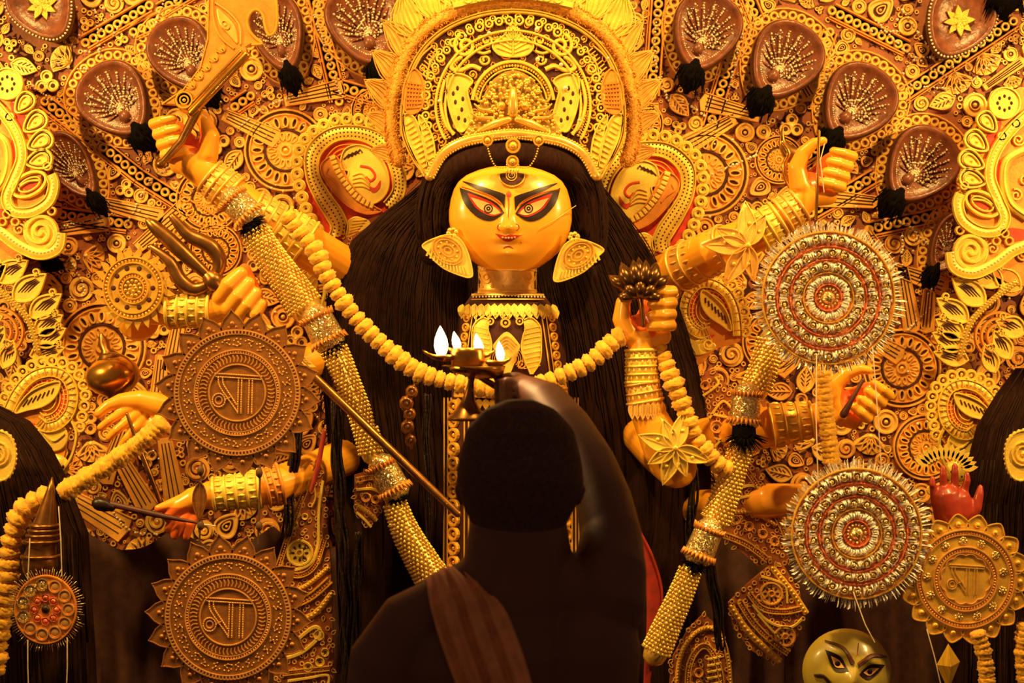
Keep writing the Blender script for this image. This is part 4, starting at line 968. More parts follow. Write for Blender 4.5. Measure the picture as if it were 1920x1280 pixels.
# fourth left arm, low and in shade
a4 = solid([[(400, 926, 0, 26), (360, 936, 4, 22), (334, 950, 8, 17), (318, 966, 10, 12)], [(352, 944, 2, 14), (330, 968, 10, 10), (318, 990, 6, 9)], [(360, 952, 2, 14), (342, 978, 12, 10), (330, 1002, 8, 9)], [(368, 956, 0, 13), (358, 982, 10, 9.5), (350, 1004, 6, 8.5)], [(344, 936, 6, 12), (318, 946, 14, 10), (300, 952, 16, 8)],
            [(396, 928, -2, 27), (440, 924, -4, 29), (500, 914, -8, 33), (560, 896, -60, 36), (680, 850, -260, 38)]], 2.2, 'arm', ['idol_skin', 'idol_palm'], idol, 380, 950, -.02, 3, matfn=lambda x, y, d: x < 372 and y > 948)
sleeve(a4, (402, 926, 0), (486, 916, -7), 28, 33, -.02, 'yellow_gilt', 4); sleeve(a4, (498, 914, -8), (524, 908, -14), 34, 36, -.02, 'orange_gilt', 2)
# right front arm with the lotus
RY = -.06
a5 = arm([[(1206, 634, -4, 25), (1202, 665, -4, 26), (1204, 720, -4, 28), (1218, 780, -4, 33), (1246, 840, -4, 41), (1268, 876, -6, 40)], [(1268, 878, -8, 38), (1240, 860, -120, 34), (1170, 780, -300, 34)]], 1209, 590, 1.08, .05, False, RY)
sleeve(a5, (1202, 656, -4), (1204, 716, -4), 26, 28, RY, 'yellow_gilt', 4); sleeve(a5, (1204, 718, -4), (1210, 752, -4), 28, 31, RY, 'gilt_light', 2, 'cuff')
q = B(1212, 760, RY); q.conf = lambda x, y: 26 - (x - 1212) ** 2 / 60
for i in range(7): q.plate(xf(leafo(34, 15, 6), 1184 + i * 9.5, 752, PI / 2), 2, 6); q.stroke(xf([(3, 0), (26, 0)], 1184 + i * 9.5, 752, PI / 2), 2.2, 3, 5)
q.obj('cuff_fringe', 'gilt_light', a5)
star(a5, 1262, 838, 42, RY, 72, (-160, -112, -75, 68, 108, 150, 20), 'yellow_gilt')
# right upper arm, hand with bow tip
a6 = arm([[(1524, 356, -10, 27), (1490, 392, -10, 29), (1430, 432, -14, 35), (1340, 470, -40, 40), (1220, 530, -190, 42)]], 1536, 320, 1.04, .35, False, AY)
star(a6, 1398, 462, 30, AY, 84, (-178, -150, -92, -60, 120, 80), 'gilt_light'); sleeve(a6, (1500, 384, -10), (1470, 404, -12), 30, 33, AY, 'gilt_light', 2)
sleeve(a6, (1366, 459, -32), (1286, 499, -100), 39, 42, AY, 'gilt_light', 4, 'armlet'); sleeve(a6, (1462, 410, -12), (1424, 434, -16), 33, 36, AY, 'yellow_gilt', 2)
# right middle arm
a7 = arm([[(1570, 770, -10, 26), (1530, 786, -10, 30), (1470, 796, -12, 38), (1400, 810, -40, 40), (1270, 850, -230, 40)]], 1602, 740, 1.0, .75, False, .02)
sleeve(a7, (1524, 787, -10), (1448, 799, -16), 31, 41, .02, 'gold_foil', 3)
# right lower arm, mostly behind the tinsel disc
solid([[(1260, 980, -220, 38), (1350, 960, -70, 38), (1440, 940, -10, 34), (1500, 936, -4, 30), (1560, 950, -4, 28)]], 4, 'arm', 'idol_skin', idol, 1450, 940, .04, 3)

# ---- curved sword
sy = .02
sw = empty('curved_sword', 350, 250, sy, 'broad gilded sword with a painted eye raised in the upper left fist', 'sword')
bl = [(304, 196), (345, 168), (376, 128), (390, 74), (392, 0), (398, -70), (470, -118), (516, -20), (520, 30), (516, 58), (504, 66), (497, 48), (494, 30), (484, 19), (472, 22), (464, 38), (468, 58), (480, 72), (492, 82), (472, 84), (462, 90), (462, 102), (372, 200)]
q = B(350, 250, sy); q.plate(bl, -6, 4, 3); q.obj('blade', 'orange_gilt', sw)
q = B(350, 250, sy); q.stroke([bl[i] for i in range(6)], 4, 4, 2); q.stroke(cat(bl[7:20], 3), 6, 5, 2); q.stroke(cat([(400, 0), (402, 40), (414, 70), (440, 92)], 6), 4, 4, 3); q.obj('blade_edging', 'gold_foil', sw)
q = B(350, 250, sy); q.tube([(360, 212, 4), (462, 104, 4)], 8, 10); q.tube([(352, 204, 4), (452, 98, 4)], 4, 8); q.obj('spine_rod', 'brass', sw)
q = B(350, 250, sy); eo = cat([(408, 18), (424, 30), (442, 52), (446, 82), (430, 66), (414, 48)], 5, True); q.plate(eo, 3, 7, 1.5); q.stroke(xf(ell(0, 0, 9, 6, 14), 424, 48, .9), 3, 3, 6, True); q.dome(424, 48, 4, 3, 6); q.stroke(cat([(404, 6), (430, 24), (450, 50), (452, 84)], 5), 4, 4, 3); q.obj('blade_eye', 'gilt_light', sw)
for i in range(5):
    q = B(350, 250, sy); x, y = 366 + i * 14, 166 - i * 17
    for j in range(5): q.plate(xf(leafo(17, 6, 4), x, y, PI * 1.02 + j * .35), 3, 6 + j % 2)
    q.obj('blade_leaf', 'gold_foil', sw)
q = B(350, 250, sy); q.ring(346, 188, 15, 5, 5, 3, 18); q.ring(346, 188, 8, 4, 4, 3, 14); q.dome(346, 188, 4, 4, 3); q.plate(ell(346, 188, 18, 18, 20), -2, 4); q.obj('guard_disc', 'gold_foil', sw)
tubeobj('grip', 'old_brass', [(370, 206, 0), (340, 264, -2), (308, 302, 4), (302, 308, 4)], [9, 8, 6, 9], sw, sy)

# ---- trident whose shaft runs down through the fist
ty = -.02
tr = empty('trident', 450, 560, ty, 'bronze trident with long decorated shaft slanting down behind the worshipper', 'trident')
u = Vector((.735, .678)); n_ = Vector((-.678, .735))
def tq(s_, o_): p = Vector((450, 572)) + u * s_ + n_ * o_; return (p.x, p.y)
tubeobj('shaft', 'old_brass', [tq(-60, 0) + (0,), tq(60, 0) + (14,), tq(300, 0) + (64,), tq(560, 0) + (110,)], [8, 8, 8, 7], tr, ty)
tubeobj('socket', 'old_brass', [tq(-88, 0) + (0,), tq(-72, 0) + (2,), tq(-58, 0) + (2,), tq(-44, 0) + (0,)], [9, 20, 20, 10], tr, ty, 12)
for pr in ([(-70, 0), (-120, 0), (-170, 0), (-215, 0), (-232, 0)], [(-66, 0), (-82, -34), (-116, -44), (-160, -32), (-205, -36)], [(-66, 0), (-80, 34), (-112, 42), (-152, 30), (-196, 34)]):
    tubeobj('prong', 'old_brass', [tq(*p) + (2,) for p in cat(pr, 4)], [6 + 9 * math.sin(PI * min(1, i / (4 * (len(pr) - 1)) * .9 + .06)) for i in range(4 * (len(pr) - 1) + 1)], tr, ty, 10)
q = B(450, 560, ty); q.conf = lambda x, y: (x - 495) * .27 + 6
for i in range(15): s_ = 62 + i * 7.2; q.plate(xf(leafo(26, 9, 5), *tq(s_, -4), math.atan2(u.y, u.x) - .45), 6, 10); q.plate(xf(leafo(22, 8, 5), *tq(s_, 6), math.atan2(u.y, u.x) + .35), 6, 9)
q.obj('shaft_leaves', 'yellow_gilt', tr)
q = B(450, 560, ty); q.conf = lambda x, y: (x - 495) * .27 + 8
for i in range(30): q.dome(*tq(330 + i * 7, 0), 2.6, 3, 8)
q.obj('shaft_studs', 'gold_bead', tr)

# ---- spinning disc weapon on the left
cy_ = -.03
ch = empty('disc_weapon', 250, 540, cy_, 'round golden beaded disc with curved spikes left of the yellow fist', 'disc')
q = B(250, 540, cy_); q.plate(ell(250, 540, 58, 60, 40), -6, 2)
for r in (56, 46, 28, 20): q.stroke(ell(250, 540, r, r * 1.03, 40), 4, 5, 1, True)
q.obj('plate', 'gold_foil', ch)
q = B(250, 540, cy_); beads(q, ell(250, 540, 51, 53, 40), 3, 7, 2, True); beads(q, ell(250, 540, 24, 25, 30), 2.4, 6, 2, True); beads(q, ell(250, 540, 14, 14, 20), 3.6, 8, 4, True); beads(q, ell(250, 540, 6, 6, 12), 3.6, 8, 6, True); q.obj('bead_rings', 'gold_bead', ch)
q = B(250, 540, cy_)
for i in range(10): a = i * PI / 5; q.dome(250 + 37 * math.cos(a), 540 + 38 * math.sin(a), 5, 1.4, 2, 8, 2)
q.obj('dark_studs', 'dark_slit', ch)
sp = B(0, 0, cy_); sp.plate(xf(leafo(26, 12, 5, 4), 56, 0, .5), -4, 1); spo = sp.obj('spike', 'gold_foil')
for i in range(24): o = put(spo, 250, 540, cy_, i * PI / 12, 1, ch, 'spike')
drop(spo)

# ---- brass pot beside the third hand
pt = empty('brass_pot', 212, 705, .1, 'round brass water pot lying behind the hanging hand', 'pot')
q = B(212, 705, .1); q.tube([(206, 668, 0), (207, 676, 0), (209, 688, 0), (211, 702, 0), (213, 718, 0), (215, 732, 0), (216, 742, 0)], [12, 32, 46, 51, 48, 36, 16], 28); q.obj('bowl', 'brass', pt)
q = B(212, 705, .1); q.tube([(190, 628, 0), (194, 642, 0), (199, 656, 2), (204, 670, 2)], [4, 11, 9, 22], 14); q.obj('neck', 'old_brass', pt)
q = B(212, 705, .1); q.stroke(arc(216, 702, 46, -1.9, 1.4, 20, 40), 4, 4, 30); q.obj('rim_wire', 'brass', pt)

# ---- thin staff, dark mallet arrow, low left
tubeobj('thin_staff', 'old_brass', [(238, 776, 0), (262, 840, 2), (304, 948, 0)], [3, 5, 5], None, 0., 8, label='thin bronze staff slanting down from the hanging left hand', cat='staff')
ar = empty('mallet', 260, 955, -.05, 'dark short mallet with square head held by the shaded low left hand', 'mallet')
tubeobj('handle', 'brown_deep', [(205, 944, 0), (290, 964, 0), (340, 974, 0), (372, 980, 0)], [6, 6, 4, 2], ar, -.05)
tubeobj('head', 'ink_black', [(186, 944, 0), (200, 947, 0), (208, 950, 0)], [14, 13, 9], ar, -.05, 6)
tubeobj('needle', 'thread', [(326, 972, 0), (372, 981, 0), (404, 986, 0)], [1.5, 1.8, 1], ar, -.05, 5)

# ---- lotus bud in the right front hand
ly = -.09
lo = empty('lotus_bud', 1197, 520, ly, 'dark bronze lotus flower held by the right front hand', 'flower')
for n, y0, L, spread, r, d0 in ((5, 540, 44, 1.9, 13, -8), (4, 540, 40, 1.2, 13, 12), (5, 556, 26, 2.6, 11, 14)):
    for i in range(n):
        t = (i / (n - 1) - .5) * 2; a = -PI / 2 + t * spread / 2 * (1.25 if n == 5 else 1); q = B(1197, 520, ly); cx_, cy_2 = math.cos(a), math.sin(a)
        up = 8 * (1 - abs(t)); q.tube([(1198 + t * 8, y0, d0), (1198 + t * 12 + L * .4 * cx_, y0 + L * .4 * cy_2, d0 + 8 + up), (1198 + t * 12 + L * .75 * cx_, y0 + L * .75 * cy_2, d0 + 8 + up), (1198 + t * 9 + L * 1.05 * cx_, y0 + L * 1.05 * cy_2 - 3, d0 + up), (1198 + t * 7 + L * 1.2 * cx_, y0 + L * 1.2 * cy_2 - 5, d0 - 4)], [5, r, r * .95, r * .45, 1], 12); q.obj('petal', 'dark_bronze', lo)
tubeobj('stem', 'old_brass', [(1198, 540, 0), (1202, 570, 0), (1206, 610, 0)], [8, 5, 4], lo, ly)

# ---- crescent bow tip and arrow on the right
bt = empty('bow', 1490, 300, .1, 'curved brass bow tip behind the raised right hand', 'bow')
q = B(1490, 300, .1); pth = cat([(1468, 236), (1472, 262), (1490, 276), (1512, 278), (1524, 262)], 6); q.band([(x, y) for x, y in pth], cat([(1466, 240), (1462, 276), (1482, 306), (1512, 302), (1530, 266)], 6), -6, 6, rows=2); q.obj('limb', 'old_brass', bt)
q = B(1490, 300, .1); q.tube([(p[0], p[1], 3) for p in cat([(1466, 268), (1478, 288), (1470, 310), (1476, 340), (1500, 372)], 5)], [5] * 21, 8); q.obj('grip', 'brass', bt)
tubeobj('arrow', 'old_brass', [(1536, 246, 0), (1533, 330, 0), (1530, 412, 0)], [3, 3, 3], None, -.02, 7, label='thin upright brass arrow in the raised right hand', cat='arrow')
tubeobj('short_rod', 'brown_deep', [(1618, 712, 0), (1600, 744, 0), (1582, 776, 0)], [4, 4, 8], None, -.03, 8, label='short dark rod gripped by the middle right hand', cat='rod')
# ------------------------------------------------------------------ yellow scroll panels at the picture's sides
def scroll_panel(T, label):
    c0 = T([(50, 320)])[0]; Y = .33; rt = empty('scroll_panel', c0[0], c0[1], Y, label, 'ornament', 'yellow scroll panels')
    def part(n, mt, fn): q = B(c0[0], c0[1], Y); fn(q); return q.obj(n, mt, rt)
    part('base_plate', 'orange_gilt', lambda q: q.plate(T(cat([(-60, 150), (30, 150), (50, 190), (70, 240), (76, 330), (90, 400), (96, 450), (60, 470), (-60, 480)], 4, True)), -14, -2))
    for pp in ([(20, 190), (44, 214), (52, 250), (40, 240), (24, 214)], [(22, 262), (32, 290), (22, 320), (16, 300)], [(40, 352), (60, 344), (76, 346), (62, 358)], [(60, 400), (84, 396), (74, 408)], [(-30, 396), (10, 392), (4, 416), (-30, 410)]): part('red_inset', 'red_paint', lambda q: q.plate(T(cat(pp, 3, True)), -3, 0))
    for i, (x, y) in enumerate(((-12, 226), (-24, 300), (-8, 330), (36, 430), (40, 404), (-20, 440))): part('filler_curl', 'gilt_light', lambda q: q.stroke(T(spiral(x, y, 2, 12, i, 1.5, 18)), 5, 6, -2))
    main = cat([(-40, 170), (0, 205), (32, 250), (42, 295), (26, 340), (14, 372), (26, 396), (60, 398), (92, 378), (102, 348), (96, 328)], 6)
    part('s_band', 'yellow_gilt', lambda q: (q.band(T(off(main, 9)), T(off(main, -9)), -3, 7, rows=2), q.stroke(T(off(main, 9)), 3.5, 10, 0), q.stroke(T(off(main, -9)), 3.5, 10, 0)))
    part('band_beads', 'glass_bead', lambda q: beads(q, T(main), 1.8, 7, 7))
    m2 = cat([(-40, 240), (6, 262), (16, 300), (4, 345), (-30, 372)], 6)
    part('inner_band', 'yellow_gilt', lambda q: (q.band(T(off(m2, 8)), T(off(m2, -8)), -3, 6, rows=1), q.stroke(T(m2), 4, 9, 0)))
    for x, y, a, s_ in ((46, 194, -50, .9), (66, 230, -40, 1), (76, 266, -28, 1), (74, 300, -16, 1)):
        def drop_(q):
            e = T(xf(egg(50 * s_, 34 * s_, 22, -.4), x, y, math.radians(a))); q.plate(e, -3, 3); q.stroke(e, 4.4, 7, 1, True); q.stroke(T(xf(egg(32 * s_, 18 * s_, 18, -.4), x, y, math.radians(a))), 3, 6, 1, True)
            q.m = 1; q.stroke(T(xf(egg(41 * s_, 26 * s_, 18, -.4), x, y, math.radians(a))), 2.4, 1.4, 2.4, True); q.m = 0; a_ = T([(x, y)])[0]; q.dome(a_[0], a_[1], 3, 4, 3)
        part('teardrop_loop', ['yellow_gilt', 'dark_slit'], drop_)
    part('oval_loop', 'yellow_gilt', lambda q: (q.stroke(T(ell(56, 346, 34, 20, 26, -.5)), 8, 8, 0, True), q.stroke(T(cat([(34, 352), (54, 340), (76, 338)], 5)), 5, 6, 0), q.stroke(T(ell(56, 346, 22, 11, 22, -.5)), 4, 6, 0, True)))
    part('spiral_curl', 'yellow_gilt', lambda q: (q.plate(T(ell(76, 434, 32, 32, 28)), -3, 3), q.stroke(T(spiral(76, 434, 4, 34, .5, 2.1, 44)), 9, 8, 1)))
    low = cat([(-40, 418), (0, 432), (36, 458), (74, 474), (106, 464), (112, 436)], 6)
    part('lower_band', 'yellow_gilt', lambda q: (q.band(T(off(low, 12)), T(off(low, -8)), -3, 8, rows=2), q.stroke(T(off(low, 12)), 4, 10, 0)))
    part('lower_beads', 'glass_bead', lambda q: beads(q, T(low), 2.4, 7, 8))
    part('flower_disc', 'yellow_gilt', lambda q: (q.plate(T(ell(15, 158, 30, 30, 28)), -3, 5, 2), q.stroke(T(ell(15, 158, 29, 29, 28)), 4, 5, 4, True)))
    part('disc_holes', 'dark_slit', lambda q: [q.dome(*T([(15 + 13 * math.cos(i * PI / 4), 158 + 13 * math.sin(i * PI / 4))])[0], 3, 1.4, 5, 6, 2, 4) for i in range(8)])
    for p in ((14, 402), (6, 416), (30, 416), (98, 396), (20, 220), (-6, 196), (90, 312)): part('curl_ring', 'gilt_light', lambda q: q.ring(*T([p])[0], 7, 5, 7, 0, 12))
scroll_panel(lambda p: list(p), 'yellow scroll panel with teardrop loops at the left edge')
scroll_panel(lambda p: [(1897 - x, y + 36) for x, y in p], 'yellow scroll panel with teardrop loops at the right edge')

# leaf sprays under the scroll panels
def leaf_spray(T, label):
    c0 = T([(60, 560)])[0]; Y = .34; rt = empty('leaf_spray', c0[0], c0[1], Y, label, 'ornament', 'leaf sprays under the scroll panels')
    for x, y, a, L, W in ((-20, 520, -35, 66, 40), (14, 512, -32, 70, 42), (46, 548, -38, 78, 44), (78, 580, -36, 72, 40), (86, 610, -32, 62, 38), (88, 632, -28, 64, 36), (78, 652, -12, 66, 34), (-30, 600, -20, 60, 40), (0, 650, -60, 60, 34), (28, 676, -70, 56, 30)):
        q = B(c0[0], c0[1], Y); aa = math.radians(a); o = xf(leafo(L, W, 9), x - 20, y + 14, aa); q.plate(T(o), -4, 5, 2); q.stroke(T(o), 5, 5, 4, True)
        q.stroke(T(spiral(*xf([(L * .84, -W * .34)], x - 20, y + 14, aa)[0], 2, 8, 0, 1.3, 14)), 4, 7, 2); q.m = 1
        for i in range(4): q.stroke(T(xf([(L * .2 + i * 5, -W * .12 + i * 3.6), (L * .5 + i * 4, -W * .2 + i * 4), (L * .74 + i * 1, -W * .12 + i * 3)], x - 20, y + 14, aa)), 3, 1, 5.4, taper=lambda t: .3 + math.sin(PI * t))
        q.obj('leaf', ['yellow_gilt', 'dark_slit'], rt)
    q = B(c0[0], c0[1], Y); pa = T(cat([(-30, 520), (20, 560), (56, 600), (74, 660)], 8)); q.tube([(x, y, 8) for x, y in pa], 6, 8); beads(q, off(pa, 4), 2.6, 6, 12); beads(q, off(pa, -4), 2.6, 6, 12); q.obj('bead_rope', 'gold_bead', rt)
    q = B(c0[0], c0[1], Y)
    for r in (44, 33, 22): q.stroke(T(arc(0, 622, r, -2.2, 1.2, 20)), 6, 8, 0)
    q.obj('arc_scroll', 'orange_gilt', rt)
leaf_spray(lambda p: list(p), 'spray of yellow veined leaves on the left edge under the scroll panel')
leaf_spray(lambda p: [(1872 - x, y + 8) for x, y in p], 'spray of yellow veined leaves on the right edge under the scroll panel')

# smaller paisleys
def small_paisley(T, label, Y=.25, ball=True):
    c0 = T([(0, 0)])[0]; rt = empty('paisley_ornament', c0[0], c0[1], Y, label, 'ornament', 'small yellow paisley ornaments')
    def part(n, mt, fn): q = B(c0[0], c0[1], Y); fn(q); return q.obj(n, mt, rt)
    body = cat([(-80, 40), (-62, -8), (-30, -44), (12, -56), (44, -40), (60, -4), (54, 40), (36, 76), (30, 110), (10, 128), (-24, 110), (-40, 74)], 5, True)
    part('base_plate', 'orange_gilt', lambda q: q.plate(T([(x * 1.04, y * 1.04) for x, y in body]), -12, -1))
    for pp in ([(-58, 4), (-20, -30), (16, -34), (10, -28), (-20, -20), (-46, 10)], [(34, -20), (40, 0), (34, 26), (14, 36), (24, 8)], [(-30, 50), (-16, 56), (-22, 64)], [(2, 106), (14, 100), (12, 112)]): part('red_inset', 'red_paint', lambda q: q.plate(T(cat(pp, 3, True)), -2, 2))
    bo = cat([(-74, 36), (-54, -6), (-26, -36), (10, -46), (38, -34), (50, -4), (44, 30), (24, 52), (0, 58), (-14, 48)], 6)
    part('paisley_band', 'yellow_gilt', lambda q: (q.band(T(off(bo, 9)), T(off(bo, -9)), -2, 7, rows=2), q.stroke(T(off(bo, 9)), 3, 9, 0), q.stroke(T(off(bo, -9)), 3, 9, 0)))
    part('band_glitter', 'glass_bead', lambda q: beads(q, T(bo[4:40]), 1.7, 8, 7))
    for k_ in range(3): part('line_work', 'yellow_gilt', lambda q: q.stroke(T([(x * (.74 - .15 * k_) - 4, y * (.74 - .15 * k_) + 2) for x, y in bo]), 2.8, 4, 0))
    part('band_ribs', 'gold_foil', lambda q: [q.stroke([a_, c_], 2.4, 3, 6.5) for a_, c_ in list(zip(T(off(bo, 7)), T(off(bo, -7))))[2::2]])
    part('outer_ribs', 'gilt_light', lambda q: [q.stroke([a_, c_], 3, 4, -1) for a_, c_ in list(zip(T(off(bo, -11)), T(off(bo, -21))))[2::2]])
    part('outer_ribs', 'gilt_light', lambda q: [q.stroke([a_, c_], 3, 4, -1) for a_, c_ in list(zip(T(off(bo, 11)), T(off(bo, 21))))[2::2]])
    lf_ = cat([(-58, 30), (-34, -4), (0, -22), (26, -26), (18, 0), (-4, 18), (-34, 26)], 5, True)
    part('inner_leaf', ['yellow_gilt', 'dark_slit'], lambda q: (q.plate(T(lf_), -2, 5, 2), q.stroke(T(lf_), 4, 5, 4, True), setattr(q, 'm', 1), [q.stroke(T([(-44 + i * 9, 20 - i * 4), (-34 + i * 8, 6 - i * 3.4)]), 2.6, 1, 5.6) for i in range(7)]))
    part('lower_scroll', 'yellow_gilt', lambda q: (q.plate(T(cat([(-40, 70), (-10, 62), (30, 56), (40, 78), (28, 100), (0, 104), (-26, 92)], 4, True)), -2, 4, 1.5), q.stroke(T(spiral(-24, 72, 3, 12, 0, 1.4, 18)), 5, 8, 0), q.stroke(T(cat([(-4, 70), (14, 84), (34, 70)], 5)), 4, 4, 3), q.stroke(T(cat([(44, 40), (56, 70), (48, 110), (30, 140)], 6)), 7, 7, 0)))
    sr = B(0, 0, Y); sr.ring(0, 0, 8, 6, 7, -3, 14); sr.dome(0, 0, 3, 3, 0); so = sr.obj('scallop_ring', 'yellow_gilt')
    for p in resample(cat([(-86, 22), (-70, -14), (-38, -52), (12, -66), (54, -48), (72, -8), (66, 40), (58, 70)], 6), 20): a = T([p])[0]; put(so, a[0], a[1], Y, 0, 1.1, rt, 'scallop_ring')
    drop(so)
    if ball:
        part('lattice_ball', ['yellow_gilt', 'dark_slit'], lambda q: (q.dome(*T([(12, 132)])[0], 30, 12, -2, 18, 4, 24), setattr(q, 'm', 1), [q.dome(*T([(12 + i * 10, 132 + j * 9)])[0], 3, 3, 7, 6, 2) for i in (-2, -1, 0, 1, 2) for j in (-1, 0, 1) if abs(i) + abs(j) < 3]))
        part('tail_scroll', 'yellow_gilt', lambda q: (q.stroke(T(cat([(34, 150), (26, 172), (34, 196), (48, 214)], 5)), 8, 7, 0), [q.ring(*T([p])[0], 7, 5, 6, 0, 12) for p in ((2, 164), (16, 178), (58, 176), (72, 170), (50, 196))]))
small_paisley(lambda p: xf(p, 88, 742, 0, 1.0), 'yellow paisley with lattice ball above the dark hair at left edge')
small_paisley(lambda p: xf(p, 1812, 762, 0, .92, True), 'yellow paisley with lattice ball above the dark hair at right edge')
small_paisley(lambda p: xf(p, 1330, 575, .35, .92, True), 'yellow paisley under the raised right arm beside the lotus hand', .2)
small_paisley(lambda p: xf(p, 552, 482, -.3, .72), 'yellow paisley under the raised left arm beside the marigold garland', .15, False)

# ------------------------------------------------------------------ marigold garlands
def flower_mesh():
    b = B(0, 0, -.1); rw = random.Random(2); ns, nr = 22, 10; g = []
    for i in range(nr + 1):
        a = PI * i / nr; row = []
        for j in range(ns):
            t = 2 * PI * j / ns; r = 16.5 * math.sin(a) ** .55 * (1 + .05 * math.sin(j * 5.3 + i * 2.9) + rw.uniform(-.13, .13)); row.append(b.v(-9.5 * math.cos(a) * (1 + .1 * math.sin(j * 3.1 + i)), r * math.cos(t), r * math.sin(t)))
        g.append(row)
    for i in range(nr):
        for j in range(ns): b.f((g[i][j], g[i][(j + 1) % ns], g[i + 1][(j + 1) % ns], g[i + 1][j]), True)
    for i in range(0):
        t, u_ = rw.uniform(0, 2 * PI), rw.uniform(-7, 7); r = 15; b.tube([(u_, (r - 2) * math.cos(t), (r - 2) * math.sin(t)), (u_ * 1.25, (r + 2.6) * math.cos(t), (r + 2.6) * math.sin(t))], [3, 1.4], 4, False)
    return b.obj('flower_pattern', 'marigold')
flo = flower_mesh()
def garland(pts, label, Y, step=15, sc=1.0, cols=None):
    pa = resample(cat(pts, 8), step); rt = empty('marigold_garland', pa[0][0], pa[0][1], Y, label, 'garland', 'marigold garlands')
    q = B(pa[0][0], pa[0][1], Y); q.tube([(p[0], p[1], p[2] if len(p) > 2 else 0) for p in pa], 3, 6); q.obj('cord', 'string_dark', rt)
    for i, p in enumerate(pa):
        n = pa[min(i + 1, len(pa) - 1)]; m = pa[max(i - 1, 0)]; s_ = sc * R.uniform(.88, 1.12)
        o = put(flo, p[0], p[1], Y - (p[2] if len(p) > 2 else 0) * kk(Y), math.atan2(n[1] - m[1], n[0] - m[0]), s_, rt, 'marigold'); o.rotation_euler[0] = R.uniform(0, 6); o.rotation_mode = 'XYZ'
garland([(540, 408, -10), (566, 440, 0), (592, 470, 10), (610, 512, 14), (640, 560, 18), (682, 612, 20), (728, 656, 22), (780, 694, 24), (836, 714, 26), (900, 726, 30), (980, 730, 32), (1050, 706, 28), (1110, 676, 20), (1160, 632, 0), (1196, 640, -34), (1236, 656, -20), (1258, 706, 10), (1282, 764, 14), (1304, 820, 14), (1344, 868, 10), (1366, 880, 0)], 'long marigold garland looped across the chest of the idol', -.07, 19.5, 1.1)
garland([(302, 796, 0), (268, 826, 0), (226, 856, 0), (170, 892, 0), (116, 924, 0)], 'thick marigold garland sloping down left from the round bronze medallion', -.05, 11, 1.15)
garland([(84, 932, 0), (50, 950, 0), (30, 985, 0), (18, 1030, 0), (14, 1080, 0), (6, 1140, 0), (-4, 1200, 0), (-10, 1260, 0)], 'marigold garland beside the dark spire at the lower left edge', -.06, 22, 1.3)
garland([(1540, 690, 0), (1546, 740, 0), (1552, 800, 0), (1560, 868, 0)], 'short hanging marigold garland between the two tinsel discs', -.03, 11, 1.0)
garland([(1834, 1190, 0), (1846, 1230, 0), (1852, 1290, 0)], 'short marigold garland hanging under the bright gold disc', -.2, 11, .85)
garland([(1922, 1176, 0), (1918, 1230, 0), (1924, 1290, 0)], 'marigold garland cut by the lower right edge', -.12, 12, .95)
drop(flo)

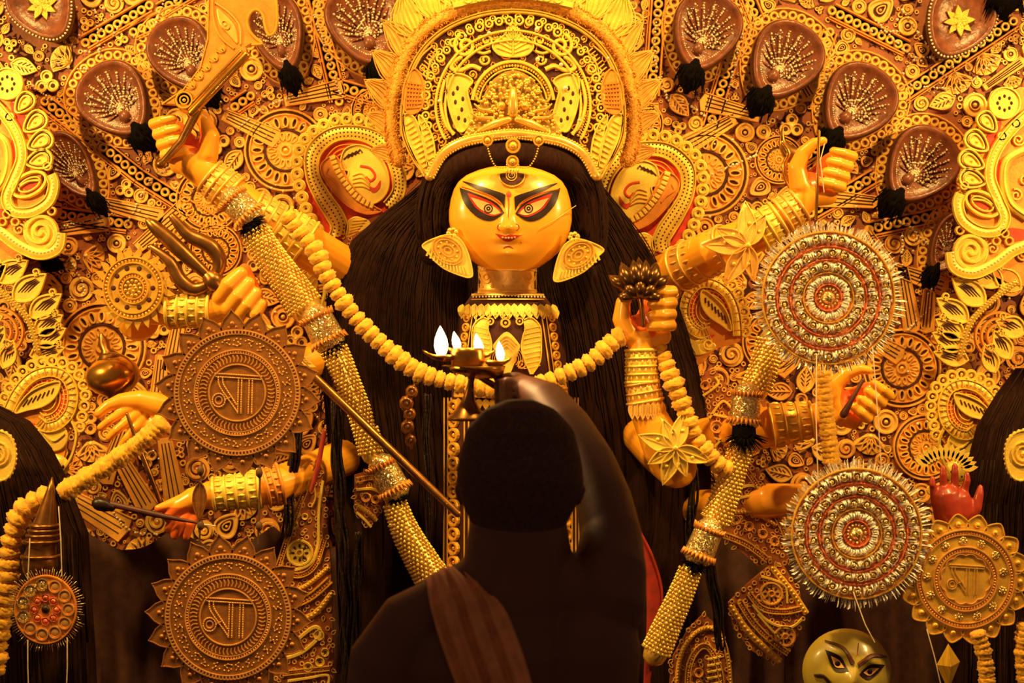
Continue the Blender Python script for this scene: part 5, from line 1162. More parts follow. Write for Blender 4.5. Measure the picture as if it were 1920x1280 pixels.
# ------------------------------------------------------------------ beaded tassels with glittering cuffs
def tassel(rope, rad, cuff, crad, label, Y, tuft=None, frill=True):
    c0 = cuff[0] if cuff else rope[0]; rt = empty('bead_tassel', c0[0], c0[1], Y, label, 'tassel', 'gold bead tassels')
    pa = cat([tuple(p) + (0,) if len(p) < 3 else p for p in rope], 6); pa = resample(pa, 7); q = B(c0[0], c0[1], Y); n = len(pa)
    q.tube(pa, [max(2, (rad[0] + (rad[1] - rad[0]) * i / n) - 3) for i in range(n)], 10)
    for i in range(1, n - 1):
        t = (Vector(pa[i + 1]) - Vector(pa[i - 1])).normalized(); nx = Vector((-t.y, t.x, 0)); nx.normalize(); nz = t.cross(nx); r = rad[0] + (rad[1] - rad[0]) * i / n; m = int(2 * PI * r / 8.4)
        for j in range(m):
            a = 2 * PI * (j + .5 * (i % 2)) / m + i * .04; cpt = Vector(pa[i]) + nx * math.cos(a) * r + nz * math.sin(a) * r
            if cpt.z < -r * .55: continue
            s_ = R.uniform(3.3, 4.5); x, y, d = cpt; vs = [q.v(x - s_, y, d), q.v(x + s_, y, d), q.v(x, y - s_, d), q.v(x, y + s_, d), q.v(x, y, d + s_ * 1.1), q.v(x, y, d - s_)]
            for f_ in ((0, 2, 4), (2, 1, 4), (1, 3, 4), (3, 0, 4)): q.f([vs[k] for k in f_])
    q.obj('bead_rope', 'gold_bead', rt, kind='stuff')
    if cuff:
        (x0, y0), (x1, y1) = cuff; q = B(c0[0], c0[1], Y); q.tube([(x0, y0, 0), ((x0 + x1) / 2, (y0 + y1) / 2, 0), (x1, y1, 0)], [crad * .92, crad * .95, crad], 22); q.obj('glitter_cuff', 'glitter_gold', rt)
        tx, ty_ = x1 - x0, y1 - y0; L = math.hypot(tx, ty_); tx, ty_ = tx / L, ty_ / L; ang = math.atan2(ty_, tx)
        if frill:
            q = B(c0[0], c0[1], Y)
            for i in range(13):
                a = PI * i / 12; ox = math.cos(a) * crad; dz = math.sin(a) * crad
                for (bx, by, dr, sp_) in ((x0, y0, -1, .9), (x1, y1, 1, 1.0)):
                    bx2, by2 = bx - ty_ * ox * sp_, by + tx * ox * sp_; l_ = 12
                    q.tube([(bx2, by2, dz * sp_), (bx2 + tx * dr * l_ - ty_ * ox * .18, by2 + ty_ * dr * l_ + tx * ox * .18, dz * sp_ * 1.1)], [4.2, .7], 4, False)
            q.obj('foil_frill', 'orange_gilt', rt)
    if tuft:
        q = B(c0[0], c0[1], Y); x, y, r, a = tuft; rw = random.Random(int(x)); q.tube([(x - r * .3 * math.cos(a), y - r * .3 * math.sin(a), 6), (x + r * .3 * math.cos(a), y + r * .3 * math.sin(a), 6)], [r * .8, r * .85], 12)
        for i in range(120):
            b_ = rw.uniform(-1.3, 1.3) + a; p_ = rw.uniform(-.2, 1.2); l_ = r * rw.uniform(1.1, 1.7); q.tube([(x + r * .5 * math.cos(b_), y + r * .5 * math.sin(b_), 8 + r * .7 * p_), (x + l_ * math.cos(b_), y + l_ * math.sin(b_), 8 + r * .8 * p_)], [1.6, .4], 3, False)
        q.obj('fur_tuft', 'black_fur', rt)
tassel([(474, 428), (504, 478), (540, 530), (578, 584)], (24, 34), ((440, 376), (464, 402)), 30, 'bead tassel with wide glittering cuff under the upper left arm', -.0, (468, 416, 22, .9))
tassel([(624, 650), (650, 712), (676, 780), (694, 856)], (24, 18), ((596, 598), (614, 634)), 32, 'bead tassel with glittering cuff crossing behind the trident shaft', -.03, (622, 644, 18, 1.1))
tassel([(738, 938), (760, 996), (790, 1050), (826, 1110)], (20, 34), ((718, 876), (738, 914)), 30, 'bead tassel ending behind the shoulder of the worshipper', -.03, (744, 926, 15, 1.1))
tassel([(1446, 632), (1434, 680), (1416, 736)], (23, 27), None, 0, 'short bead tassel just below the upper tinsel disc', -.02, None)
tassel([(1394, 822), (1376, 880), (1356, 940), (1336, 986)], (20, 27), ((1400, 742), (1396, 784)), 29, 'bead tassel with black tuft right of the garland end', -.06, (1394, 808, 28, PI / 2))
tassel([(1296, 1064), (1276, 1116), (1252, 1170), (1228, 1226)], (20, 27), ((1328, 996), (1312, 1036)), 29, 'bead tassel hanging low beside the right arm of the worshipper', -.1, (1304, 1050, 17, 1.9))
tassel([(690, 800), (700, 830), (704, 860)], (16, 13), None, 0, 'tiny bead bunch beside the trident shaft', .0, None)
# ------------------------------------------------------------------ round medallions hanging on strings
def ma_letters(q, cx, cy, s_, d, w=3.0, h=2.4):
    """the two Bengali letters on the disc, drawn as beaded double lines"""
    T = lambda p: xf(p, cx, cy, 0.03, s_)
    paths = [[(-42, -36), (46, -33)], [(-40, -30), (46, -27)], cat([(-36, -28), (-34, -14), (-22, 4), (-8, 22), (2, 36)], 5), cat([(-28, -28), (-26, -16), (-14, 2), (0, 22)], 5), [(2, -28), (2, 38)], [(8, -28), (8, 38)], [(22, -28), (22, 38)], [(28, -28), (28, 38)]]
    for p in paths: q.stroke(T(p), w * s_, h, d); beads(q, T(p), 1.5 * s_, 4.4 * s_, d + 1.4)
    for r in (12, 6.5): q.stroke(T(ell(-34, 14, r, r * 1.05, 18)), w * s_, h, d, True)
    beads(q, T(ell(-34, 14, 12, 12.6, 20)), 1.5 * s_, 4.4 * s_, d + 1.4, True); q.stroke(T([(-22, 12), (-12, 8)]), w * s_, h, d)
def bronze_disc(label, cx, cy, Y, np_=18, rot=0.1):
    rt = empty('letter_medallion', cx, cy, Y, label, 'medallion', 'bronze lettered medallions')
    q = B(cx, cy, Y); q.plate(ell(cx, cy, 120, 120, 64), -4, 2); q.obj('plate', 'bronze_foil', rt)
    q = B(0, 0, Y); po = [(104, -21), (124, -23), (138, -16), (148, -6), (156, 0), (148, 6), (138, 16), (124, 23), (104, 21)]; q.plate(po, -3, 0); q.stroke(po[1:-1], 2.4, 2.4, -.4); q.dome(130, 0, 5, 4, 0, 8, 2); q.dome(123, -7, 3, 3, 0, 6, 2); q.dome(123, 7, 3, 3, 0, 6, 2)
    for p in resample(po[1:-1], 5): q.dome(p[0], p[1], 1.6, 1.8, 0, 5, 2)
    pe = q.obj('petal', 'bronze_foil')
    for i in range(np_): o = put(pe, cx, cy, Y, rot + i * 2 * PI / np_, 1, rt, 'petal')
    drop(pe)
    q = B(cx, cy, Y)
    for r in (117, 80, 53): q.stroke(ell(cx, cy, r, r, 64), 3, 3, 2, True)
    q.stroke(ell(cx, cy, 110, 110, 64), 2.4, 2.4, 2, True); q.stroke(ell(cx, cy, 74, 74, 56), 2.4, 2.4, 2, True)
    for i in range(110): a = 2 * PI * i / 110; q.stroke([(cx + 110.5 * math.cos(a), cy + 110.5 * math.sin(a)), (cx + 116.5 * math.cos(a), cy + 116.5 * math.sin(a))], 3.8, 3.4, 2)
    beads(q, ell(cx, cy, 77, 77, 60), 2.2, 5, 2, True)
    for i in range(56): a = 2 * PI * i / 56; q.stroke(cat([(cx + 58 * math.cos(a), cy + 58 * math.sin(a)), (cx + 65 * math.cos(a + .03), cy + 65 * math.sin(a + .03)), (cx + 71 * math.cos(a - .01), cy + 71 * math.sin(a - .01))], 3), 2.6, 3, 2)
    q.obj('rope_rings', 'bronze_bead', rt, kind='stuff')
    q = B(cx, cy, Y); rw = random.Random(int(cy))
    for i in range(28):                                    # small beaded signs round the rim
        a = 2 * PI * i / 28; ux, uy = math.cos(a), math.sin(a); pts = [(-7, -5), (0, -7), (6, -4), (2, 0), (7, 5), (-1, 6), (-6, 3)]; k_ = rw.randrange(3)
        pp = pts[k_:] if k_ else pts
        for (u_, v_) in pp: q.dome(cx + (95 + v_) * ux - u_ * uy, cy + (95 + v_) * uy + u_ * ux, 1.8, 2, 2, 5, 2)
        q.stroke([(cx + (95 + v_) * ux - u_ * uy, cy + (95 + v_) * uy + u_ * ux) for u_, v_ in pp[:4]], 1.8, 1.6, 2)
    q.obj('rim_signs', 'bronze_bead', rt, kind='stuff')
    q = B(cx, cy, Y); ma_letters(q, cx, cy + 1, 1.0, 2); q.obj('letters', 'bronze_bead', rt)
    return rt
DY = -.2
bronze_disc('bronze lettered petal medallion hanging below the yellow fist', 445, 736, DY)
bronze_disc('bronze lettered petal medallion hanging lowest at left bottom', 428, 1156, DY, 18, .06)
# strings with leaf pendants that tie the lower disc to the upper
def string(pts, label, Y, r=1.2, mt='thread'):
    q = B(pts[0][0], pts[0][1], Y); q.tube([p + (0,) for p in pts], r, 6); q.obj('hanging_thread', mt, None, label=label, cat='thread')
def pend(x, y0, y1, label, leafy):
    rt = empty('pendant_cord', x, y0, DY, label, 'cord'); tubeobj('cord', 'string_dark', [(x, y0, 0), (x - 2, (y0 + y1) / 2, 0), (x - 4, y1, 0)], [2, 2, 2], rt, DY, 6)
    if leafy:
        q = B(x, y0, DY); o = xf(leafo(74, 26, 9), x - 2, 902, PI / 2 + .04); q.plate(o, -1, 4, 2); q.stroke(o, 2.4, 3, 3, True); q.stroke([(x - 2, 906), (x - 4, 970)], 2, 2, 4); q.obj('leaf_plate', 'bronze_foil', rt)
    for y, r in ((y0 + 14, 7), (y1 - 34, 7)): q = B(x, y0, DY); q.dome(x - 2, y, r, r, 0, 7, 2, r * 1.5); q.obj('knot', 'string_dark', rt)
pend(378, 868, 1018, 'brown cord with a flat bronze leaf joining the two left medallions', True); pend(488, 872, 1020, 'plain brown cord right of the bronze leaf joining the left medallions', False)
# bright gold disc on the right
gx, gy, GY = 1810, 1085, -.13
rt = empty('letter_medallion', gx, gy, GY, 'bright gold lettered medallion with round petals at lower right', 'medallion')
q = B(gx, gy, GY); q.plate(ell(gx, gy, 98, 98, 60), -4, 2); q.obj('plate', 'gold_foil', rt)
q = B(0, 0, GY); po = cat([(84, -19), (104, -19), (116, -10), (122, 0), (116, 10), (104, 19), (84, 19)], 3); q.plate(po, -3, 0); q.stroke(po, 3, 3, -.5); q.dome(103, 0, 6, 6, 0, 9, 3); pe = q.obj('petal', 'gold_foil')
for i in range(18): put(pe, gx, gy, GY, .05 + i * 2 * PI / 18, 1, rt, 'petal')
drop(pe)
q = B(gx, gy, GY)
for r in (92, 60): q.stroke(ell(gx, gy, r, r, 56), 3, 4, 2, True); beads(q, ell(gx, gy, r - 5, r - 5, 56), 2.4, 5.4, 2, True); q.stroke(ell(gx, gy, r - 9, r - 9, 56), 2.4, 3, 2, True)
sc_ = [(gx + (44 + 4 * abs(math.sin(6 * t))) * math.cos(t), gy + (44 + 4 * abs(math.sin(6 * t))) * math.sin(t)) for t in [2 * PI * i / 72 for i in range(72)]]; q.stroke(sc_, 2.4, 3, 2, True); q.obj('rope_rings', 'bronze_bead', rt, kind='stuff')
for i in range(13):
    a = .3 + 2 * PI * i / 13; q = B(gx, gy, GY); x, y = gx + 72 * math.cos(a), gy + 72 * math.sin(a)
    for j in range(7): q.dome(x + 5.5 * math.cos(j * .9), y + 5.5 * math.sin(j * .9), 3, 3, 2, 6, 2)
    q.dome(x, y, 4, 5, 2); q.obj('flower_stud', 'glitter_gold', rt)
q = B(gx, gy, GY); ma_letters(q, gx, gy, .74, 2); q.obj('letters', 'gold_bead', rt)

# tinsel discs
def tinsel_disc(cx, cy, R0, label, Y):
    rt = empty('tinsel_disc', cx, cy, Y, label, 'tinsel disc', 'round tinsel discs'); rw = random.Random(int(cx))
    q = B(cx, cy, Y); q.plate(ell(cx, cy, R0, R0, 60), -6, 0); q.obj('backing', 'tinsel_back', rt)
    rr = [1.0, .78, .58, .38, .2]
    for k_, f_ in enumerate(rr):
        q = B(cx, cy, Y); q.stroke(ell(cx, cy, R0 * f_, R0 * f_, 60), 4 if k_ == 0 else 3, 5, 0, True); q.obj('ring_wire', 'gold_foil' if k_ in (0, 3) else 'tinsel_red', rt)
    for k_ in range(len(rr) - 1):
        q = B(cx, cy, Y); r0, r1 = R0 * rr[k_ + 1] + 1, R0 * rr[k_] - 2; n = int(2 * PI * (r0 + r1) / 2 / 4.6)
        for i in range(n):
            a = 2 * PI * i / n + rw.uniform(-.02, .02); da = 2.4 / ((r0 + r1) / 2); h = rw.uniform(3, 11); s0 = rw.uniform(0, .35)
            ra, rb = r0 + (r1 - r0) * s0 * .6, r1 - (r1 - r0) * (.35 - s0) * .8
            p = [(ra, a - da, 1), (rb, a - da * 1.3, 1), (rb, a + da * 1.3, 1), (ra, a + da, 1), ((ra + rb) / 2, a, 2 + h)]
            ids = [q.v(cx + r_ * math.cos(t), cy + r_ * math.sin(t), d) for r_, t, d in p]
            for e in range(4): q.f((ids[e], ids[(e + 1) % 4], ids[4]), False)
        q.obj('foil_spokes', 'tinsel', rt, kind='stuff')
        m = int(2 * PI * (r0 + r1) / 2 / 24)
        if k_ < 3:
            for i in range(m):
                a = 2 * PI * i / m; q = B(cx, cy, Y); r_ = (r0 + r1) / 2; x, y = cx + r_ * math.cos(a), cy + r_ * math.sin(a); q.dome(x, y, 5, 7, 3, 8, 2); q.ring(x, y, 7, 3, 7, 2, 10); q.obj('foil_rosette', 'glitter_gold', rt)
    q = B(cx, cy, Y)
    for i in range(230):
        a = 2 * PI * i / 230 + rw.uniform(-.02, .02); l_ = rw.uniform(12, 24); da = .013
        ids = [q.v(cx + r_ * math.cos(t), cy + r_ * math.sin(t), d) for r_, t, d in ((R0 - 2, a - da, -2), (R0 - 2, a + da, 2), (R0 + l_, a + da * rw.uniform(-1, 1.5), rw.uniform(-6, 8)), (R0 + l_ * .8, a - da, rw.uniform(-6, 6)))]
        q.f((ids[0], ids[1], ids[2]), False); q.f((ids[0], ids[2], ids[3]), False)
    q.obj('fringe', 'tinsel', rt, kind='stuff')
    q = B(cx, cy, Y); q.dome(cx, cy, R0 * .1, 10, 0, 14, 4); beads(q, ell(cx, cy, R0 * .14, R0 * .14, 20), 3, 6.5, 1, True); q.obj('centre_boss', 'glitter_gold', rt)
tinsel_disc(1553, 558, 124, 'glittering silver and red tinsel disc at upper right', -.16)
tinsel_disc(1606, 1000, 122, 'glittering tinsel disc lower right beside the red open hand', -.14)
# small orange disc at the lower left
ox, oy, OY = 86, 1142, -.16
rt = empty('round_medallion', ox, oy, OY, 'small orange medallion of round stones with dark tinsel fringe at lower left', 'medallion')
q = B(ox, oy, OY); q.plate(ell(ox, oy, 58, 64, 48), -4, 2); q.stroke(ell(ox, oy, 57, 63, 48), 4, 4, 1, True); q.obj('plate', 'orange_gilt', rt)
for i in range(11):
    a = i * 2 * PI / 11; x, y = ox + 43 * math.cos(a), oy + 47 * math.sin(a); q = B(ox, oy, OY); q.ring(x, y, 11, 3.4, 4, 2, 16); q.dome(x, y, 9.4, 3, 2, 12, 3); q.obj('round_stone', 'glitter_gold' if 4 < i < 9 else 'bronze_bead', rt)
for i in range(8):
    a = i * PI / 4; q = B(ox, oy, OY); q.dome(ox + 21 * math.cos(a), oy + 22 * math.sin(a), 6, 4, 2, 10, 2); q.ring(ox + 21 * math.cos(a), oy + 22 * math.sin(a), 7, 2, 3, 2, 12); q.obj('inner_stone', 'tinsel_red', rt)
q = B(ox, oy, OY); q.dome(ox, oy, 8, 5, 2, 12, 3); q.obj('centre_stone', 'ink_black', rt)
q = B(ox, oy, OY); rw = random.Random(3)
for i in range(90):
    a = i * 2 * PI / 90; l_ = rw.uniform(8, 20); q.tube([(ox + 57 * math.cos(a), oy + 63 * math.sin(a), -2), (ox + (57 + l_) * math.cos(a), oy + (63 + l_) * math.sin(a), rw.uniform(-4, 6))], [1.6, .6], 3, False)
q.obj('fringe', 'glitter_gold', rt, kind='stuff')
# threads
for i, (pp, lab) in enumerate((([(1531, 664), (1530, 780), (1534, 910)], 'pale thread left of the short garland between the tinsel discs'), ([(1636, 650), (1646, 780), (1654, 900)], 'pale thread under the upper tinsel disc beside the dark rod hand'), ([(1600, 1110), (1622, 1170), (1640, 1204)], 'pale thread from the lower tinsel disc to the green mask'),
        ([(1738, 1180), (1752, 1230), (1768, 1300)], 'pale thread left of the golden crystal'), ([(110, 950), (114, 1010), (116, 1080)], 'pale thread on the right side of the dark spire'), ([(56, 1010), (54, 1050), (52, 1086)], 'pale thread on the left side of the dark spire'),
        ([(52, 1200), (52, 1250), (54, 1310)], 'left pale thread under the small orange medallion'), ([(126, 1196), (126, 1250), (124, 1310)], 'right pale thread under the small orange medallion'), ([(1545, 360), (1538, 300), (1546, 270)], 'thin thread looped on the raised right hand'))): string(pp, lab, -.17 if i != 8 else -.06, 1.1)
# golden crystal drop
q = B(1778, 1245, -.15); vs = [q.v(x, y, d) for x, y, d in ((1778, 1206, 0), (1756, 1246, 0), (1778, 1294, 0), (1800, 1240, 0), (1779, 1246, 18), (1779, 1246, -18))]
for a_, b_ in ((0, 1), (1, 2), (2, 3), (3, 0)): q.f((vs[a_], vs[b_], vs[4]), False); q.f((vs[b_], vs[a_], vs[5]), False)
q.obj('crystal_drop', 'gem_gold', None, label='faceted golden crystal drop near the lower right corner', cat='crystal')

# ------------------------------------------------------------------ side figures and dark sheets for the shade below
def shade_sheet(x0, x1, y0, y1, Y, label, mt='dark_cloth', amp=14, wv=60):  # folded dark sheet added where the lower wall lies in shade
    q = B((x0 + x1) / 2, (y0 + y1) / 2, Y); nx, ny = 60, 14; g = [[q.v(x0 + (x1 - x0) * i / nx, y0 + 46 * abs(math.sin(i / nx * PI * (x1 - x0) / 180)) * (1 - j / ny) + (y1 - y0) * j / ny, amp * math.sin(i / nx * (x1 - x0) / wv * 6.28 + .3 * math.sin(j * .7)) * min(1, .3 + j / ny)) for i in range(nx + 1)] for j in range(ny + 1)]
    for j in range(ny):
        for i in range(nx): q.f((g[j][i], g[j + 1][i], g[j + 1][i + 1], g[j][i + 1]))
    o = q.obj('wall_shade_sheet', mt, None, label=label, cat='shade sheet'); m = o.modifiers.new('t', 'SOLIDIFY'); m.thickness = .004; return o
shade_sheet(150, 680, 985, 1500, .24, 'added dark brown sheet for the wall shade behind the lower left medallion')
shade_sheet(1180, 1860, 960, 1500, .26, 'added dark brown sheet for the wall shade behind the lower right tinsel disc')
def side_hair(rows, Y, label, sgn):
    rt = empty('side_idol_hair', (rows[0][1] + rows[0][2]) / 2, rows[-1][0], Y, label, 'hair', 'dark hair of the side idols')
    q = B(960, 640, Y); q.body(rows, 28); q.obj('hair_mass', 'hair_dark', rt); q = B(960, 640, Y); rw = random.Random(8)
    for i in range(160):
        u_ = rw.uniform(-.95, .95); j0 = rw.randrange(0, len(rows) - 2); pts = []
        for r in rows[j0:j0 + 5]:
            c, a = (r[1] + r[2]) / 2, (r[2] - r[1]) / 2; pts.append((c + a * u_ + rw.uniform(-3, 3), r[0], r[4] * math.sqrt(1 - u_ * u_) + 1))
        if len(pts) > 2: q.tube(pts, [rw.uniform(.8, 1.8)] * len(pts), 4, False)
    q.obj('hair_strands', 'hair_gloss', rt, kind='stuff')
side_hair([(756, -130, -10, 40, 30), (790, -140, 56, 60, 40), (840, -140, 96, 70, 46), (890, -140, 122, 70, 48), (940, -140, 142, 70, 50), (1000, -140, 166, 70, 50), (1100, -140, 172, 70, 50), (1200, -140, 178, 70, 50), (1320, -140, 184, 70, 50), (1500, -140, 190, 70, 50)], .08, 'dark brown hair of the side idol at the lower left edge', 1)
side_hair([(690, 1905, 2020, 40, 30), (740, 1868, 2050, 60, 40), (800, 1832, 2060, 70, 46), (860, 1816, 2060, 70, 48), (940, 1802, 2060, 70, 50), (1040, 1796, 2060, 70, 50), (1150, 1792, 2060, 70, 50), (1300, 1790, 2060, 70, 50), (1500, 1788, 2060, 70, 50)], .08, 'dark brown hair of the side idol at the right edge', -1)
for x, y, m_, lab in ((1918, 850, True, 'gold fan earring at the right edge of the picture'), (-4, 850, False, 'gold fan earring just showing at the left edge')):
    q = B(x, y, -.02); o = xf(cat([(-34, -34), (-2, -44), (26, -30), (34, 6), (24, 40), (2, 50), (-18, 30), (-38, 4)], 4, True), x, y, 0, 1, m_); q.plate(o, -4, 4, 2); q.stroke(o, 4, 4, 3, True); q.ring(x, y, 14, 4, 4, 4); q.ring(x, y, 22, 4, 4, 4); q.dome(x, y, 6, 6, 4)
    for p in resample(o, 9, True): q.dome(p[0], p[1], 4, 4, 2)
    q.obj('earring', 'yellow_gilt', None, label=lab, cat='earring')
# dark bronze spire
sp = empty('bronze_spire', 78, 1052, -.1, 'dark bronze pointed spire with ringed base at the lower left', 'spire')
q = B(78, 1052, -.1); q.tube([(98, 894, 0), (95, 920, 0), (90, 950, 0), (85, 980, 0), (83, 994, 0)], [1.5, 8, 15, 22, 25], 20, False); q.obj('cone', 'old_brass', sp)
for x, y, r in ((83, 985, 25), (82, 994, 27), (81, 1003, 29), (78, 1014, 33), (76, 1042, 34)): q = B(78, 1052, -.1); q.tube([(x + r * math.cos(t), y, r * math.sin(t)) for t in [2 * PI * i / 28 for i in range(28)]], 3.6, 8, closed=True); q.obj('ring', 'old_brass', sp)
q = B(78, 1052, -.1); q.tube([(81, 996, 0), (80, 1010, 0), (78, 1024, 0), (76, 1044, 0), (75, 1056, 0)], [26, 28, 25, 32, 34], 22); q.obj('base', 'old_brass', sp)

# red open hand of the side figure
rh_ = empty('raised_hand', 1792, 960, -.1, 'red open hand of a side figure behind the bright gold medallion', 'hand')
solid([[(1830, 1120, -190, 26), (1806, 1070, -100, 24), (1786, 1000, 0, 26), (1782, 960, 0, 32), (1776, 936, 2, 30)], [(1800, 960, 0, 28), (1796, 940, 2, 26)]] + [[(x0, 944, 2, 9.5), (x1, 912, 6, 7.6), (x2, yt + 12, 9, 6.8), (x2, yt, 8, 5)] for x0, x1, x2, yt in ((1754, 1749, 1746, 896), (1771, 1768, 1766, 876), (1788, 1788, 1788, 872), (1804, 1808, 1811, 888))] + [[(1812, 976, 4, 15), (1828, 950, 10, 11), (1834, 924, 10, 8), (1836, 912, 8, 5)]], 2.2, 'palm', 'red_skin', rh_, 1792, 960, -.1, 4)
q = B(1792, 960, -.1)
for i in range(14): a = PI * 1.15 + PI * .8 * i / 13; q.plate(xf(leafo(30, 13, 5), 1774 + 34 * math.cos(a), 884 + 22 * math.sin(a), a), -16, -10)
q.obj('cuff_leaves', 'yellow_gilt', rh_)

# green-gold demon mask at the bottom
mx_, my_, MY = 1588, 1258, -.06
dm = empty('demon_mask', mx_, my_, MY, 'green gold snarling mask lying tilted at the bottom right', 'mask')
def mask_d(x, y):
    u_, v_ = xf([(x - mx_, y - my_)], 0, 0, -.25)[0]; r = (u_ / 84) ** 2 + (v_ / 80) ** 2
    return 52 * math.sqrt(max(0, 1 - min(1, r))) + 16 * math.exp(-(u_ / 12) ** 2 - ((v_ - 8) / 26) ** 2) - 8 * math.exp(-((abs(u_) - 30) / 14) ** 2 - ((v_ + 14) / 12) ** 2) + 6 * math.exp(-((abs(u_) - 32) / 24) ** 2 - ((v_ + 38) / 10) ** 2)
q = B(mx_, my_, MY); g = []
for i in range(31):
    r = i / 30; g.append([q.v(*(lambda p: (p[0], p[1], mask_d(*p)))(xf([(84 * r * math.cos(t), 80 * r * math.sin(t))], mx_, my_, .25)[0])) for t in [2 * PI * j / 48 for j in range(48)]])
for i in range(30):
    for j in range(48): q.f((g[i][j], g[i + 1][j], g[i + 1][(j + 1) % 48], g[i][(j + 1) % 48]))
q.obj('face', 'demon_skin', dm)
def mk(n, mt, fn): q = B(mx_, my_, MY); q.conf = mask_d; fn(q, lambda p: xf(p, mx_, my_, .25)); q.obj(n, mt, dm)
for s_ in (-1, 1):
    mk('eye_lining', 'ink_black', lambda q, T: q.lens(T(cat([(s_ * 10, -8), (s_ * 30, -30), (s_ * 58, -34)], 6)), T(cat([(s_ * 10, -8), (s_ * 34, -2), (s_ * 58, -34)], 6)), 4, 1.5))
    mk('eyeball', 'eye_white', lambda q, T: q.lens(T(cat([(s_ * 18, -12), (s_ * 31, -23), (s_ * 46, -26)], 6)), T(cat([(s_ * 18, -12), (s_ * 33, -9), (s_ * 46, -26)], 6)), 4, 3.5))
    mk('pupil', 'ink_black', lambda q, T: q.dome(*T([(s_ * 31, -16)])[0], 5, 2, 4, 10, 2))
    mk('eyebrow', 'brown_deep', lambda q, T: q.stroke(T(cat([(s_ * 6, -24), (s_ * 28, -46), (s_ * 60, -48)], 6)), 9, 5, 1, taper=lambda t: 1.1 - .8 * t))
    mk('whisker', 'ink_black', lambda q, T: q.stroke(T(cat([(s_ * 3, 34), (s_ * 26, 30), (s_ * 50, 14), (s_ * 66, 18)], 6)), 11, 6, 1, taper=lambda t: 1.1 - .8 * t))
mk('forehead_mark', 'lip_red', lambda q, T: q.stroke(T([(0, -40), (0, -62)]), 7, 2, 1, taper=lambda t: math.sin(PI * t) + .1))
mk('mouth', 'lip_red', lambda q, T: q.lens(T(cat([(-26, 50), (0, 42), (26, 50)], 6)), T(cat([(-26, 50), (0, 62), (26, 50)], 6)), 4, 2))

# ornate costume panels low on both sides of the idol
def costume(name_label, outline, lines, rings, Y, dcol='gilt_paper', slit=None, tilt=0):
    cx = sum(p[0] for p in outline) / len(outline); cy = sum(p[1] for p in outline) / len(outline); rt = empty('costume_panel', cx, cy, Y, name_label, 'costume', 'ornate costume panels')
    q = B(cx, cy, Y); q.plate(outline, -10, 0); q.obj('backing', 'gilt_base', rt)
    rw = random.Random(int(cx)); q = B(cx, cy, Y); got = []
    for _ in range(1500):
        x, y = rw.uniform(min(p[0] for p in outline), max(p[0] for p in outline)), rw.uniform(min(p[1] for p in outline), min(1300, max(p[1] for p in outline)))
        if inside((x, y), outline) and all((x - u_) ** 2 + (y - v_) ** 2 > 100 for u_, v_ in got):
            got.append((x, y))
            if rw.random() < .5: q.ring(x, y, 3.6, 2.6, 3, -1, 9)
            else: a = rw.uniform(0, 6); q.stroke(xf(leafo(11, 6, 4), x, y, a), 2, 2.5, -1, True)
    q.obj('filigree_ground', 'gilt_light', rt, kind='stuff')
    for pts, w_, kind in lines:
        q = B(cx, cy, Y); pa = cat(pts, 8)
        if kind == 'b': q.stroke(pa, w_, 4, 0); beads(q, pa, w_ * .3, w_ * .66, 3)
        elif kind == 'd': q.stroke(off(pa, w_ * .5), w_ * .32, 5, 0); q.stroke(off(pa, -w_ * .5), w_ * .32, 5, 0); beads(q, pa, w_ * .24, w_ * .5, 0)
        else: q.stroke(pa, w_, 5, 0)
        q.obj('braid' if kind != 's' else 'scroll_line', 'yellow_gilt' if kind == 's' else 'gold_foil', rt)
    for x, y, r in rings:
        q = B(cx, cy, Y); q.ring(x, y, r * .92, r * .22, 5, 0, 24); q.plate(ell(x, y, r * .86, r * .86, 24), -4, 2)
        if r > 15:
            for i in range(8): q.m = 1; q.dome(x + r * .52 * math.cos(i * PI / 4), y + r * .52 * math.sin(i * PI / 4), r * .16, 1.4, 2, 7, 2, r * .1, i * PI / 4); q.m = 0
            q.ring(x, y, r * .24, r * .12, 4, 2, 12)
        else: q.m = 1; q.dome(x, y, r * .36, 1.4, 2); q.m = 0
        q.obj('rosette', [dcol, 'dark_slit'], rt)
costume('filigree sash panel with rosette left of the long dark hair', [(560, 930), (592, 862), (604, 880), (612, 960), (620, 1060), (624, 1180), (628, 1400), (500, 1400), (520, 1200), (524, 1060)],
        [([(596, 870), (560, 950), (526, 1050), (524, 1066), (560, 1078), (590, 1060), (608, 1010)], 9, 'd'), ([(606, 900), (598, 960), (596, 1020), (582, 1056), (545, 1070)], 7, 's'), ([(528, 1110), (570, 1100), (618, 1062)], 9, 'b'), ([(530, 1140), (580, 1120), (620, 1086)], 12, 'd'), ([(540, 1170), (590, 1150), (622, 1112)], 12, 'b'),
         ([(530, 1236), (570, 1220), (600, 1190), (590, 1175), (556, 1200)], 8, 's'), ([(530, 1262), (580, 1256), (618, 1252)], 8, 'd'), ([(540, 1276), (580, 1270), (616, 1266), (610, 1300)], 6, 's'), ([(576, 920), (586, 900), (592, 930), (584, 950)], 4, 's')], [(562, 1036, 25), (578, 1250, 9), (600, 1240, 9), (610, 1222, 8), (598, 1190, 10), (552, 985, 7), (572, 968, 6)], .02, 'yellow_gilt')
